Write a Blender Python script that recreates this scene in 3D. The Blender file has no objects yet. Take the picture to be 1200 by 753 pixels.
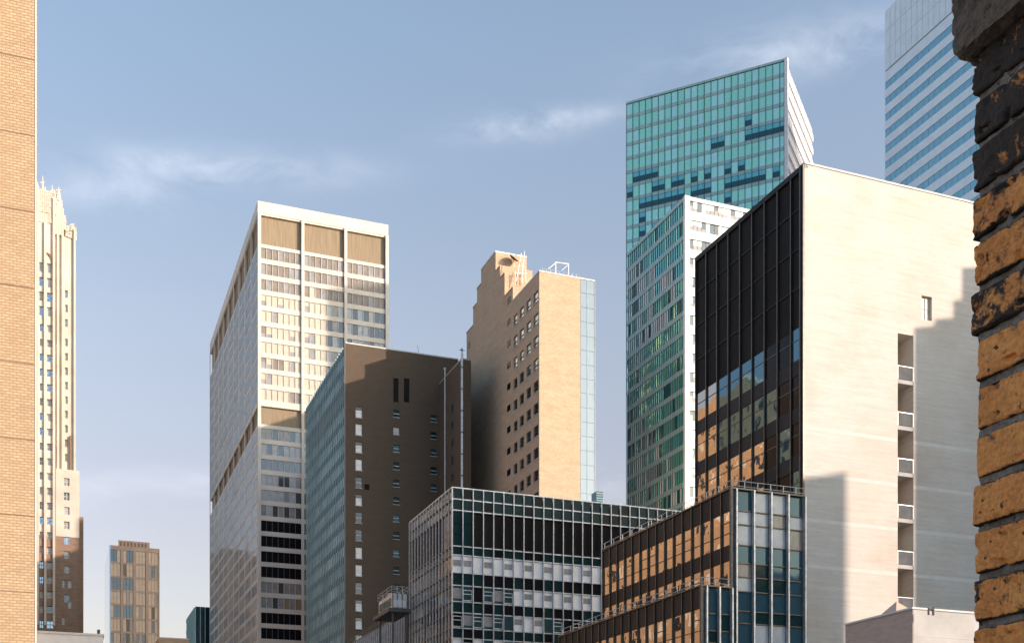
import bpy, math, random
from mathutils import Vector, noise
random.seed(7)
SC = bpy.context.scene
COL = SC.collection
# ------------------------------------------------------------------ camera
F, CX, CY = 1394.0, 600.0, 960.0            # focal length and principal point of the lens, in photo pixels
H0 = 20.0                                   # eye height
_n = math.hypot(540, 1394)
A = Vector((-540/_n, 1394/_n))              # along the avenue
B = Vector((1394/_n, 540/_n))               # along the street
cam = bpy.data.cameras.new('camera'); camo = bpy.data.objects.new('camera', cam); COL.objects.link(camo)
camo.location = (0, 0, H0); camo.rotation_euler = (math.radians(90), 0, 0)
cam.sensor_width = 36; cam.lens = 36*F/1200; cam.shift_y = (CY-376.5)/1200
cam.clip_start = 0.05; cam.clip_end = 20000
SC.camera = camo
# ------------------------------------------------------------------ sun and sky
OFF, EL = 45.0, 17.0
S2 = (-A*math.cos(math.radians(OFF)) + B*math.sin(math.radians(OFF)))
SUN = Vector((S2.x*math.cos(math.radians(EL)), S2.y*math.cos(math.radians(EL)), math.sin(math.radians(EL))))
sl = bpy.data.lights.new('sun', 'SUN'); so = bpy.data.objects.new('sun', sl); COL.objects.link(so)
sl.energy = 2.9; sl.angle = math.radians(0.5); sl.color = (1.0, 0.79, 0.64)
so.rotation_euler = (-SUN).to_track_quat('-Z', 'Y').to_euler(); so.location = (0, 0, 400)
SC.view_settings.view_transform = 'Standard'; SC.view_settings.look = 'None'
SC.view_settings.exposure = 1.0; SC.view_settings.gamma = 1; SC.view_settings.use_curve_mapping = False
W = bpy.data.worlds.new('World'); SC.world = W; W.use_nodes = True
def world():
    nt = W.node_tree; N = nt.nodes; L = nt.links; N.clear()
    out = N.new('ShaderNodeOutputWorld'); bg = N.new('ShaderNodeBackground'); bg.inputs['Strength'].default_value = 0.135
    sky = N.new('ShaderNodeTexSky'); sky.sky_type = 'NISHITA'; sky.sun_disc = False
    sky.sun_elevation = math.radians(EL); sky.sun_rotation = math.atan2(SUN.x, SUN.y)
    sky.altitude = 0; sky.air_density = 1.0; sky.dust_density = 2.2; sky.ozone_density = 1.5
    tc = N.new('ShaderNodeTexCoord'); sep = N.new('ShaderNodeSeparateXYZ'); L.new(tc.outputs['Generated'], sep.inputs[0])
    # thin cirrus: soft wisps at given directions in the sky
    def m(op, a, b=None, c=None, clamp=False):
        n = N.new('ShaderNodeMath'); n.operation = op; n.use_clamp = clamp
        for i, v in enumerate((a, b, c)):
            if v is None: continue
            if isinstance(v, (int, float)): n.inputs[i].default_value = v
            else: L.new(v, n.inputs[i])
        return n.outputs[0]
    az = m('ARCTAN2', sep.outputs[0], sep.outputs[1]); el = m('ARCSINE', sep.outputs[2])
    comb = N.new('ShaderNodeCombineXYZ'); L.new(m('MULTIPLY', az, 7.0), comb.inputs[0]); L.new(m('MULTIPLY', el, 17.0), comb.inputs[1])
    nz = N.new('ShaderNodeTexNoise'); nz.inputs['Scale'].default_value = 1.6; nz.inputs['Detail'].default_value = 8
    nz.inputs['Roughness'].default_value = 0.6; nz.inputs['Distortion'].default_value = 0.35; L.new(comb.outputs[0], nz.inputs['Vector'])
    total = None
    for (px, py, wx, wy, amp) in ((270, 198, 130, 20, .75), (110, 222, 90, 22, .5), (600, 150, 70, 17, .8), (690, 135, 50, 10, .6), (900, 65, 120, 28, .55), (1020, 48, 60, 26, .5),
                                  (160, 570, 260, 26, .35), (710, 575, 80, 30, .35)):
        x = (px-CX)/F; z = (CY-py)/F; d = Vector((x, 1, z)).normalized()
        a0 = math.atan2(d.x, d.y); e0 = math.asin(d.z); sa = wx/F; se = wy/F*0.8
        da = m('DIVIDE', m('SUBTRACT', az, a0), sa); de = m('DIVIDE', m('SUBTRACT', m('SUBTRACT', el, e0), m('MULTIPLY', m('SUBTRACT', az, a0), 0.06)), se)
        g = m('MULTIPLY', m('EXPONENT', m('MULTIPLY', m('ADD', m('MULTIPLY', da, da), m('MULTIPLY', de, de)), -1.0)), amp)
        total = g if total is None else m('ADD', total, g)
    mask = m('MULTIPLY', total, m('MULTIPLY', m('SUBTRACT', nz.outputs['Fac'], 0.36), 3.2, clamp=True), clamp=True)
    hs = N.new('ShaderNodeMix'); hs.data_type = 'RGBA'; hs.blend_type = 'MULTIPLY'; hs.inputs[0].default_value = 1
    L.new(sky.outputs[0], hs.inputs[6]); 
    rp = N.new('ShaderNodeValToRGB'); L.new(sep.outputs[2], rp.inputs[0]); cr = rp.color_ramp
    cr.elements[0].position = .10; cr.elements[0].color = (1.14, .80, .66, 1); cr.elements[1].position = .55; cr.elements[1].color = (1.39, 1.21, 1.06, 1)
    for pos, c in ((.25, (1.26, .88, .74, 1)), (.37, (1.43, 1.07, .885, 1))):
        e = cr.elements.new(pos); e.color = c
    back = N.new('ShaderNodeMapRange'); L.new(sep.outputs[1], back.inputs[0]); back.inputs[1].default_value = .25; back.inputs[2].default_value = -.35; back.inputs[3].default_value = 0; back.inputs[4].default_value = 1
    mb = N.new('ShaderNodeMix'); mb.data_type = 'RGBA'; L.new(back.outputs[0], mb.inputs[0]); L.new(rp.outputs[0], mb.inputs[6]); mb.inputs[7].default_value = (.88, .96, 1.0, 1)
    L.new(mb.outputs[2], hs.inputs[7])
    mx = N.new('ShaderNodeMix'); mx.data_type = 'RGBA'; L.new(m('MULTIPLY', mask, 0.28), mx.inputs[0])
    L.new(hs.outputs[2], mx.inputs[6]); mx.inputs[7].default_value = (7.6, 7.4, 7.6, 1)
    L.new(mx.outputs[2], bg.inputs['Color']); L.new(bg.outputs[0], out.inputs[0])
SKYTINT = (1.0, 1.0, 1.0, 1)
world()
# ------------------------------------------------------------------ materials
def nodes(name):
    m = bpy.data.materials.new(name); m.use_nodes = True; nt = m.node_tree
    return m, nt, nt.nodes, nt.links, nt.nodes['Principled BSDF']
def ramp2(N, L, fac, c1, c2, p1=0.35, p2=0.65):
    r = N.new('ShaderNodeValToRGB'); e = r.color_ramp.elements
    e[0].position = p1; e[1].position = p2; e[0].color = (*c1, 1); e[1].color = (*c2, 1); L.new(fac, r.inputs[0]); return r.outputs[0]
def wallvec(N, L, sx=1, sz=1):
    tc = N.new('ShaderNodeTexCoord'); sp = N.new('ShaderNodeSeparateXYZ'); L.new(tc.outputs['Object'], sp.inputs[0])
    ad = N.new('ShaderNodeMath'); ad.operation = 'ADD'; L.new(sp.outputs[0], ad.inputs[0]); L.new(sp.outputs[1], ad.inputs[1])
    cb = N.new('ShaderNodeCombineXYZ'); L.new(ad.outputs[0], cb.inputs[0]); L.new(sp.outputs[2], cb.inputs[1])
    mp = N.new('ShaderNodeMapping'); mp.inputs['Scale'].default_value = (sx, sz, 1); L.new(cb.outputs[0], mp.inputs[0])
    return mp.outputs[0]
def stone(name, c1, c2, scale=0.5, sx=1, sz=1, rough=0.8, bump=0.0, spec=0.3, p=(0.35, 0.65), fine=None):
    m, nt, N, L, P = nodes(name)
    v = wallvec(N, L, sx, sz)
    n = N.new('ShaderNodeTexNoise'); n.inputs['Scale'].default_value = scale; n.inputs['Detail'].default_value = 8; n.inputs['Roughness'].default_value = .6
    L.new(v, n.inputs['Vector'])
    col = ramp2(N, L, n.outputs['Fac'], c1, c2, *p)
    if fine:
        n2 = N.new('ShaderNodeTexNoise'); n2.inputs['Scale'].default_value = fine; n2.inputs['Detail'].default_value = 4; L.new(v, n2.inputs['Vector'])
        mr = N.new('ShaderNodeMapRange'); mr.inputs[1].default_value = .3; mr.inputs[2].default_value = .7; mr.inputs[3].default_value = .82; mr.inputs[4].default_value = 1.12
        L.new(n2.outputs['Fac'], mr.inputs[0])
        mx = N.new('ShaderNodeMix'); mx.data_type = 'RGBA'; mx.blend_type = 'MULTIPLY'; mx.inputs[0].default_value = 1
        L.new(col, mx.inputs[6]); L.new(mr.outputs[0], mx.inputs[7]); col = mx.outputs[2]
    L.new(col, P.inputs['Base Color']); P.inputs['Roughness'].default_value = rough; P.inputs['Specular IOR Level'].default_value = spec
    if bump:
        b = N.new('ShaderNodeBump'); b.inputs['Strength'].default_value = bump; b.inputs['Distance'].default_value = .05
        L.new(n.outputs['Fac'], b.inputs['Height']); L.new(b.outputs[0], P.inputs['Normal'])
    return m
def brick(name, c1, c2, mortar, bw=.22, bh=.075, msize=.012, patch=.25, bump=.4):
    m, nt, N, L, P = nodes(name)
    v = wallvec(N, L)
    t = N.new('ShaderNodeTexBrick'); t.inputs['Scale'].default_value = 1; t.inputs['Brick Width'].default_value = bw; t.inputs['Row Height'].default_value = bh
    t.inputs['Mortar Size'].default_value = msize; t.inputs['Color1'].default_value = (*c1, 1); t.inputs['Color2'].default_value = (*c2, 1); t.inputs['Mortar'].default_value = (*mortar, 1)
    t.inputs['Mortar Smooth'].default_value = .3; t.inputs['Bias'].default_value = 0
    L.new(v, t.inputs['Vector'])
    n = N.new('ShaderNodeTexNoise'); n.inputs['Scale'].default_value = .55; n.inputs['Detail'].default_value = 10; n.inputs['Roughness'].default_value = .75; mp = N.new('ShaderNodeMapping'); mp.inputs['Scale'].default_value = (.5, 1.6, 1); L.new(v, mp.inputs[0]); L.new(mp.outputs[0], n.inputs['Vector'])
    mr = N.new('ShaderNodeMapRange'); mr.inputs[1].default_value = .3; mr.inputs[2].default_value = .7; mr.inputs[3].default_value = 1-patch; mr.inputs[4].default_value = 1+patch*.6
    L.new(n.outputs['Fac'], mr.inputs[0])
    mx = N.new('ShaderNodeMix'); mx.data_type = 'RGBA'; mx.blend_type = 'MULTIPLY'; mx.inputs[0].default_value = 1
    L.new(t.outputs['Color'], mx.inputs[6]); L.new(mr.outputs[0], mx.inputs[7]); L.new(mx.outputs[2], P.inputs['Base Color'])
    P.inputs['Roughness'].default_value = .85; P.inputs['Specular IOR Level'].default_value = .25
    b = N.new('ShaderNodeBump'); b.inputs['Strength'].default_value = bump; b.inputs['Distance'].default_value = .02; b.invert = True
    L.new(t.outputs['Fac'], b.inputs['Height']); L.new(b.outputs[0], P.inputs['Normal'])
    return m
def glass(name, col, metallic=.5, rough=.03, warp=.02, ws=.35, ior=1.6, spec=.5):
    m, nt, N, L, P = nodes(name)
    P.inputs['Base Color'].default_value = (*col, 1); P.inputs['Metallic'].default_value = metallic; P.inputs['Roughness'].default_value = rough
    P.inputs['IOR'].default_value = ior; P.inputs['Specular IOR Level'].default_value = spec
    tc = N.new('ShaderNodeTexCoord'); n = N.new('ShaderNodeTexNoise'); n.inputs['Scale'].default_value = ws; n.inputs['Detail'].default_value = 2
    L.new(tc.outputs['Object'], n.inputs['Vector'])
    b = N.new('ShaderNodeBump'); b.inputs['Strength'].default_value = 1; b.inputs['Distance'].default_value = warp
    L.new(n.outputs['Fac'], b.inputs['Height']); L.new(b.outputs[0], P.inputs['Normal'])
    return m
def metal(name, col, rough=.4, metallic=.8):
    m, nt, N, L, P = nodes(name)
    n = N.new('ShaderNodeTexNoise'); n.inputs['Scale'].default_value = 3; n.inputs['Detail'].default_value = 5
    tc = N.new('ShaderNodeTexCoord'); L.new(tc.outputs['Object'], n.inputs['Vector'])
    c = ramp2(N, L, n.outputs['Fac'], tuple(x*.8 for x in col), tuple(min(1, x*1.15) for x in col)); L.new(c, P.inputs['Base Color'])
    P.inputs['Metallic'].default_value = metallic; P.inputs['Roughness'].default_value = rough
    return m
M = {}
M['cream'] = stone('cream_stone', (.60, .55, .49), (.72, .67, .60), .15, rough=.7)
M['cream_sh'] = stone('cream_mullion', (.5, .46, .41), (.58, .53, .47), .3)
M['tanpanel'] = stone('tan_louver', (.24, .19, .13), (.33, .26, .18), .5, sx=6, sz=.3)
M['blind'] = stone('cream_blind', (.50, .44, .36), (.60, .53, .44), .8, sx=3, rough=.35, spec=.6)
M['blind_w'] = stone('white_blind', (.72, .72, .74), (.85, .85, .86), .8, rough=.3, spec=.7)
M['blind_g'] = stone('grey_blind', (.24, .24, .24), (.34, .33, .33), .8, rough=.2, spec=.8)
M['g_dark'] = glass('dark_glass', (.02, .025, .03), .0, .03, .012, ior=1.7)
M['g_black'] = glass('black_glass', (.012, .012, .014), .0, .12, .01, ior=1.3, spec=.2)
M['g_blue'] = glass('blue_glass', (.30, .40, .50), .85, .04, .02)
M['g_grey'] = glass('grey_glass', (.14, .16, .17), .5, .06, .02)
M['g_teal'] = glass('teal_glass', (.50, .95, .68), .62, .05, .02)
M['g_teal2'] = glass('teal_glass_deep', (.22, .60, .58), .6, .05, .03)
M['g_tealp'] = glass('teal_glass_pale', (.60, .98, .80), .55, .10, .02)
M['g_tealm'] = glass('teal_glass_matt', (.19, .62, .60), .35, .06, .03)
M['g_tealdark'] = glass('teal_glass_open', (.03, .10, .11), .2, .05, .02)
M['g_deep'] = glass('deep_teal_glass', (.012, .035, .038), .0, .08, .02, ior=1.28, spec=.2)
M['g_wing'] = glass('blue_black_glass', (.035, .085, .115), .12, .05, .03, ior=1.35, spec=.25)
M['band'] = stone('pale_band', (.63, .60, .55), (.69, .66, .61), 1.5)
M['g_railp'] = stone('grey_rail_panel', (.10, .105, .11), (.14, .145, .15), 1)
M['g_bluerefl'] = glass('sky_reflection_glass', (.07, .16, .21), .8, .03, .02)
M['blind_refl_l'] = stone('pale_grey_blind_reflection', (.34, .37, .41), (.48, .50, .53), .9, rough=.25, spec=.6)  # pale blinds, also panes coloured as reflections
M['blind_refl_b'] = stone('brown_grey_blind_reflection', (.20, .17, .145), (.29, .25, .22), .8, sx=2, rough=.25, spec=.6)  # brownish blinds, also panes coloured as reflections
M['teal_line'] = stone('dark_teal_mullion', (.05, .13, .14), (.07, .17, .18), .5, rough=.4)
M['g_petrol'] = glass('petrol_glass', (.035, .10, .12), .55, .05, .03)
M['g_bronze'] = glass('mirror_bronze_glass', (.46, .40, .34), .95, .015, .009, .6)
M['g_sky'] = glass('mirror_sky_glass', (.30, .42, .48), .85, .03, .02)
M['g_block'] = glass('pale_glass_block', (.24, .30, .35), .3, .10, .02)
M['teal_sp'] = stone('teal_spandrel', (.32, .47, .47), (.39, .53, .53), .5, rough=.35, spec=.5)
M['black'] = stone('black_louver', (.010, .009, .009), (.022, .019, .017), .4, rough=.6, sx=1, sz=.4, spec=.08)
M['blackpanel'] = stone('black_panel', (.016, .015, .015), (.03, .027, .026), .3, rough=.5, spec=.15)
M['bronze'] = metal('bronze_mullion', (.10, .085, .07), .35, .7)
M['alu'] = metal('aluminium_mullion', (.62, .62, .62), .4, .5)
M['whitepaint'] = stone('white_paint', (.7, .7, .7), (.8, .8, .8), 1, rough=.5)
M['whitepanel_refl'] = stone('white_panel_reflection', (.78, .78, .79), (.9, .9, .9), .5, rough=.2, spec=.6)  # white panels, also reflections put into pane colour
M['brownwall'] = brick('brown_brick', (.12, .088, .064), (.15, .11, .08), (.10, .08, .06), patch=.12)
M['beigewall'] = brick('beige_brick', (.50, .36, .25), (.60, .45, .32), (.38, .29, .21), .42, .12, .014, patch=.16)
M['leftbrick'] = brick('yellow_brick', (.49, .345, .215), (.60, .435, .28), (.42, .29, .18), .24, .10, .018, patch=.10, bump=1.0)
M['orangebrick'] = brick('orange_brick', (.47, .30, .175), (.56, .38, .24), (.42, .31, .22), .24, .09, patch=.2)
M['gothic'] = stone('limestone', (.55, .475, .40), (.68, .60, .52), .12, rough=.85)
M['gothicd'] = stone('dark_brick_and_shade', (.24, .16, .115), (.31, .215, .155), .5, rough=.85, sx=1, sz=3)  # dark brick, also the shade coloured into the gothic foot
M['pink'] = stone('pink_brick', (.44, .33, .28), (.52, .40, .34), 1.2, rough=.85, sx=1, sz=4)
M['coping'] = stone('pale_coping', (.6, .6, .58), (.7, .7, .68), 1)
M['dark'] = stone('dark_interior', (.02, .018, .016), (.035, .03, .028), 1)
M['roof'] = stone('roof_gravel', (.16, .15, .14), (.25, .24, .22), 1.5)
M['conc'] = stone('concrete', (.42, .41, .39), (.52, .51, .49), .8, rough=.85)
M['steel'] = metal('galvanised_steel', (.55, .56, .57), .45, .7)
M['darksteel'] = metal('dark_steel', (.10, .10, .10), .5, .6)
M['farwall'] = stone('far_tan_wall', (.56, .40, .30), (.66, .49, .37), .3)
M['farwin'] = stone('far_gold_blind', (.80, .58, .40), (.88, .70, .50), .9, rough=.3, spec=.6)
def citi():
    m, nt, N, L, P = nodes('striped_curtain_wall')
    n = N.new('ShaderNodeTexNoise'); n.inputs['Scale'].default_value = .4; v = wallvec(N, L); L.new(v, n.inputs['Vector'])
    L.new(ramp2(N, L, n.outputs['Fac'], (.74, .77, .79), (.80, .83, .84)), P.inputs['Base Color']); P.inputs['Roughness'].default_value = .25; P.inputs['Metallic'].default_value = .2
    return m
M['citi'] = citi()
M['g_citi'] = glass('blue_ribbon_glass', (.20, .40, .48), .6, .06, .01)
def marble():
    m, nt, N, L, P = nodes('pale_block_wall')
    v = wallvec(N, L)
    t = N.new('ShaderNodeTexBrick'); t.inputs['Scale'].default_value = 1; t.inputs['Brick Width'].default_value = .42; t.inputs['Row Height'].default_value = .10
    t.inputs['Mortar Size'].default_value = .006; t.inputs['Color1'].default_value = (.58, .54, .49, 1); t.inputs['Color2'].default_value = (.62, .575, .52, 1); t.inputs['Mortar'].default_value = (.54, .50, .45, 1)
    L.new(v, t.inputs['Vector'])
    mp = N.new('ShaderNodeMapping'); mp.inputs['Scale'].default_value = (.25, 3.5, 1); L.new(v, mp.inputs[0])
    n = N.new('ShaderNodeTexNoise'); n.inputs['Scale'].default_value = 1.0; n.inputs['Detail'].default_value = 10; n.inputs['Roughness'].default_value = .7; L.new(mp.outputs[0], n.inputs['Vector'])
    c = ramp2(N, L, n.outputs['Fac'], (.84, .82, .80), (1.05, 1.05, 1.05), .35, .65)
    n3 = N.new('ShaderNodeTexNoise'); n3.inputs['Scale'].default_value = .16; n3.inputs['Detail'].default_value = 7; n3.inputs['Roughness'].default_value = .6; L.new(v, n3.inputs['Vector'])
    c3 = ramp2(N, L, n3.outputs['Fac'], (.92, .86, .80), (1.04, 1.04, 1.04), .3, .55)
    mx = N.new('ShaderNodeMix'); mx.data_type = 'RGBA'; mx.blend_type = 'MULTIPLY'; mx.inputs[0].default_value = .8; L.new(t.outputs['Color'], mx.inputs[6]); L.new(c, mx.inputs[7])
    mx2 = N.new('ShaderNodeMix'); mx2.data_type = 'RGBA'; mx2.blend_type = 'MULTIPLY'; mx2.inputs[0].default_value = .9; L.new(mx.outputs[2], mx2.inputs[6]); L.new(c3, mx2.inputs[7])
    L.new(mx2.outputs[2], P.inputs['Base Color']); P.inputs['Roughness'].default_value = .7
    return m
M['marble'] = marble()
def pierbrick(name, base1, base2, soot_lo, soot_hi, soot=.5):
    m, nt, N, L, P = nodes(name)
    tc = N.new('ShaderNodeTexCoord')
    n = N.new('ShaderNodeTexNoise'); n.inputs['Scale'].default_value = 9; n.inputs['Detail'].default_value = 8; n.inputs['Roughness'].default_value = .6; L.new(tc.outputs['Object'], n.inputs['Vector'])
    c = ramp2(N, L, n.outputs['Fac'], base1, base2, .3, .7)
    v = N.new('ShaderNodeTexNoise'); v.inputs['Scale'].default_value = 30; v.inputs['Detail'].default_value = 9; v.inputs['Roughness'].default_value = .72; v.inputs['Distortion'].default_value = .5
    L.new(tc.outputs['Object'], v.inputs['Vector'])
    sp = N.new('ShaderNodeSeparateXYZ'); L.new(tc.outputs['Object'], sp.inputs[0])
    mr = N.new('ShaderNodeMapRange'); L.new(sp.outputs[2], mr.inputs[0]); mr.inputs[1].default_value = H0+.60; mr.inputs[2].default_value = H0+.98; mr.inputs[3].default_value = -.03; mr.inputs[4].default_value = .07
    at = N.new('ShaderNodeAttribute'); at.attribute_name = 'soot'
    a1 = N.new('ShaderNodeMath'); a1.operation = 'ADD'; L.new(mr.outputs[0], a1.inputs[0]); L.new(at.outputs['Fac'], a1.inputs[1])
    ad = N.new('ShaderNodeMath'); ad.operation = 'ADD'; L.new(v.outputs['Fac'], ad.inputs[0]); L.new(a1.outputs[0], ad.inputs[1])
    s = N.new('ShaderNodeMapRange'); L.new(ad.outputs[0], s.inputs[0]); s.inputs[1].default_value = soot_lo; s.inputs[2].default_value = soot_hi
    mx = N.new('ShaderNodeMix'); mx.data_type = 'RGBA'; L.new(s.outputs[0], mx.inputs[0]); L.new(c, mx.inputs[6]); mx.inputs[7].default_value = (.024, .014, .009, 1)
    pt = N.new('ShaderNodeTexNoise'); pt.inputs['Scale'].default_value = 75; pt.inputs['Detail'].default_value = 3; L.new(tc.outputs['Object'], pt.inputs['Vector'])
    pr_ = N.new('ShaderNodeMapRange'); L.new(pt.outputs['Fac'], pr_.inputs[0]); pr_.inputs[1].default_value = .64; pr_.inputs[2].default_value = .70
    mp_ = N.new('ShaderNodeMix'); mp_.data_type = 'RGBA'; L.new(pr_.outputs[0], mp_.inputs[0]); L.new(mx.outputs[2], mp_.inputs[6]); mp_.inputs[7].default_value = (.05, .025, .012, 1); mx = mp_
    f = N.new('ShaderNodeTexNoise'); f.inputs['Scale'].default_value = 160; f.inputs['Detail'].default_value = 5; L.new(tc.outputs['Object'], f.inputs['Vector'])
    fr = N.new('ShaderNodeMapRange'); fr.inputs[1].default_value = .3; fr.inputs[2].default_value = .7; fr.inputs[3].default_value = .7; fr.inputs[4].default_value = 1.2; L.new(f.outputs['Fac'], fr.inputs[0])
    m2 = N.new('ShaderNodeMix'); m2.data_type = 'RGBA'; m2.blend_type = 'MULTIPLY'; m2.inputs[0].default_value = 1; L.new(mx.outputs[2], m2.inputs[6]); L.new(fr.outputs[0], m2.inputs[7])
    L.new(m2.outputs[2], P.inputs['Base Color']); P.inputs['Roughness'].default_value = .8
    b = N.new('ShaderNodeBump'); b.inputs['Strength'].default_value = .7; b.inputs['Distance'].default_value = .003; L.new(f.outputs['Fac'], b.inputs['Height']); L.new(b.outputs[0], P.inputs['Normal'])
    return m
M['pier'] = pierbrick('old_orange_brick', (.56, .19, .042), (.80, .33, .085), .57, .66)
M['mortar'] = pierbrick('old_mortar', (.13, .10, .08), (.28, .23, .19), .60, .70)
M['lintel'] = pierbrick('rough_brownstone', (.07, .048, .034), (.19, .135, .095), .75, .9)
# ------------------------------------------------------------------ mesh helpers
def mesh_boxes(name, items, parent=None, rest=False):
    """items: list of (box, material) joined as one mesh object"""
    vs, fs, mi, mats = [], [], [], []
    for (b, mt) in items:
        x0, x1, y0, y1, z0, z1 = b
        if mt not in mats: mats.append(mt)
        k = len(vs)
        vs += [(x0, y0, z0), (x1, y0, z0), (x1, y1, z0), (x0, y1, z0), (x0, y0, z1), (x1, y0, z1), (x1, y1, z1), (x0, y1, z1)]
        fs += [(k, k+3, k+2, k+1), (k+4, k+5, k+6, k+7), (k, k+1, k+5, k+4), (k+1, k+2, k+6, k+5), (k+2, k+3, k+7, k+6), (k+3, k, k+4, k+7)]
        mi += [mats.index(mt)]*6
    me = bpy.data.meshes.new(name); me.from_pydata(vs, [], fs); me.polygons.foreach_set('material_index', mi)
    for mt in mats: me.materials.append(M[mt])
    me.update()
    o = bpy.data.objects.new(name, me); COL.objects.link(o)
    if parent: o.parent = parent
    if rest: o['kind'] = 'stuff'
    return o
def mesh_raw(name, vs, fs, mt, parent=None, smooth=False):
    me = bpy.data.meshes.new(name); me.from_pydata([tuple(v) for v in vs], [], fs); me.materials.append(M[mt]); me.update()
    if smooth: me.polygons.foreach_set('use_smooth', [True]*len(me.polygons))
    o = bpy.data.objects.new(name, me); COL.objects.link(o)
    if parent: o.parent = parent
    return o
def tube_geo(p, q, r, n=8, r2=None):
    p, q = Vector(p), Vector(q); d = (q-p).normalized(); u = d.orthogonal().normalized(); w = d.cross(u); r2 = r if r2 is None else r2
    vs = [p+(u*math.cos(2*math.pi*i/n)+w*math.sin(2*math.pi*i/n))*r for i in range(n)] + [q+(u*math.cos(2*math.pi*i/n)+w*math.sin(2*math.pi*i/n))*r2 for i in range(n)]
    fs = [(i, (i+1) % n, n+(i+1) % n, n+i) for i in range(n)] + [tuple(range(n))[::-1], tuple(range(n, 2*n))]
    return vs, fs
def tubes(name, segs, mt, parent=None):
    V, Fc = [], []
    for s in segs:
        vs, fs = tube_geo(*s); k = len(V); V += vs; Fc += [tuple(i+k for i in f) for f in fs]
    return mesh_raw(name, V, Fc, mt, parent)
class Bld:
    """a building: local x runs along its street face, y along its avenue face, z up; origin at the base of the corner nearest the lens"""
    def __init__(s, name, label, cat, px=None, depth=None, a=None, b=None, ang=None, group=None):
        s.X = B if ang is None else Vector((math.cos(ang), math.sin(ang)))
        s.Y = Vector((-s.X.y, s.X.x))
        s.O = Vector(((px-CX)/F*depth, depth)) if px is not None else A*a + B*b
        e = bpy.data.objects.new(name, None); COL.objects.link(e); e.location = (s.O.x, s.O.y, 0); e.rotation_euler = (0, 0, math.atan2(s.X.y, s.X.x))
        e['label'] = label; e['category'] = cat
        if group: e['group'] = group
        e.empty_display_size = 2
        s.e = e
    def sx(s, px, y=0):
        u = (px-CX)/F; o = s.O + s.Y*y; return (u*o.y-o.x)/(s.X.x-u*s.X.y)
    def ty(s, px, x=0):
        u = (px-CX)/F; o = s.O + s.X*x; return (u*o.y-o.x)/(s.Y.x-u*s.Y.y)
    def zR(s, px, py, y=0):
        o = s.O + s.Y*y + s.X*s.sx(px, y); return H0+(CY-py)/F*o.y
    def zL(s, px, py, x=0):
        o = s.O + s.X*x + s.Y*s.ty(px, x); return H0+(CY-py)/F*o.y
    def proj(s, x, y, z):
        o = s.O + s.X*x + s.Y*y; d = max(o.y, .1); return CX+F*o.x/d, CY-F*(z-H0)/d, d
    def part(s, name, items, parent=None): return mesh_boxes(name, items, parent or s.e)
    def many(s, name, items, cap=100, vis=None):
        """each item [(box, mat), ...] becomes a part of its own; past the cap, those that show smallest are one part"""
        sc = []
        for it in items:
            b = it[0][0]; cx, cy, cz = (b[0]+b[1])/2, (b[2]+b[3])/2, (b[4]+b[5])/2
            px, py, d = s.proj(cx, cy, cz)
            p0 = s.proj(b[0], b[3] if b[1]-b[0] < b[3]-b[2] else b[2], b[4]); p1 = s.proj(b[1] if b[1]-b[0] >= b[3]-b[2] else b[0], b[2], b[5])
            ar = abs(p0[0]-p1[0])*abs(p0[1]-p1[1])
            inside = -5 < px < 1140 and -5 < py < 758
            if vis and not vis(px, py): inside = False
            sc.append((0 if inside else 1, -ar, len(sc)))
        order = [k for *_, k in sorted(sc)]
        nvis = sum(1 for q in sc if q[0] == 0)
        n = min(cap, nvis) if len(items) > cap else len(items)
        for k in order[:n]:
            o = mesh_boxes(name, [q[:2] for q in items[k] if len(q) == 2], s.e)
            for nm in dict.fromkeys(q[2] for q in items[k] if len(q) == 3): mesh_boxes(nm, [q[:2] for q in items[k] if len(q) == 3 and q[2] == nm], o)
        if order[n:]: mesh_boxes(name, [q[:2] for k in order[n:] for q in items[k]], s.e, rest=(len(order)-n) > 1)
def fb(face, u0, u1, o0, o1, z0, z1):
    """box on a face; o = distance out of the face plane"""
    return (u0, u1, -o1, -o0, z0, z1) if face == 'R' else (-o1, -o0, u0, u1, z0, z1)
def punched(face, u0, u1, z0, z1, holes, th, mt):
    """wall slab with rectangular openings"""
    us = sorted({u0, u1, *[h for w in holes for h in w[:2] if u0 < h < u1]}); zs = sorted({z0, z1, *[h for w in holes for h in w[2:] if z0 < h < z1]})
    out = []
    for j in range(len(zs)-1):
        zc = (zs[j]+zs[j+1])/2; start = None
        for i in range(len(us)-1):
            uc = (us[i]+us[i+1])/2
            solid = not any(w[0] < uc < w[1] and w[2] < zc < w[3] for w in holes)
            if solid and start is None: start = us[i]
            if not solid and start is not None: out.append((fb(face, start, us[i], -th, 0, zs[j], zs[j+1]), mt)); start = None
        if start is not None: out.append((fb(face, start, us[-1], -th, 0, zs[j], zs[j+1]), mt))
    return out
def pick(opts):
    r = random.random()*sum(w for _, w in opts)
    for n, w in opts:
        r -= w
        if r <= 0: return n
    return opts[0][0]
def pane(face, u0, u1, z0, z1, o, opts, half=0):
    """a window pane, sometimes with its blind part drawn"""
    g = pick(opts)
    if half and random.random() < half:
        zc = z0+(z1-z0)*random.choice((.35, .45, .6, .5)); g2 = 'blind_g'
        return [(fb(face, u0, u1, o-.06, o, zc, z1), g), (fb(face, u0, u1, o-.06, o, z0, zc), g2)]
    return [(fb(face, u0, u1, o-.06, o, z0, z1), g)]
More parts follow.
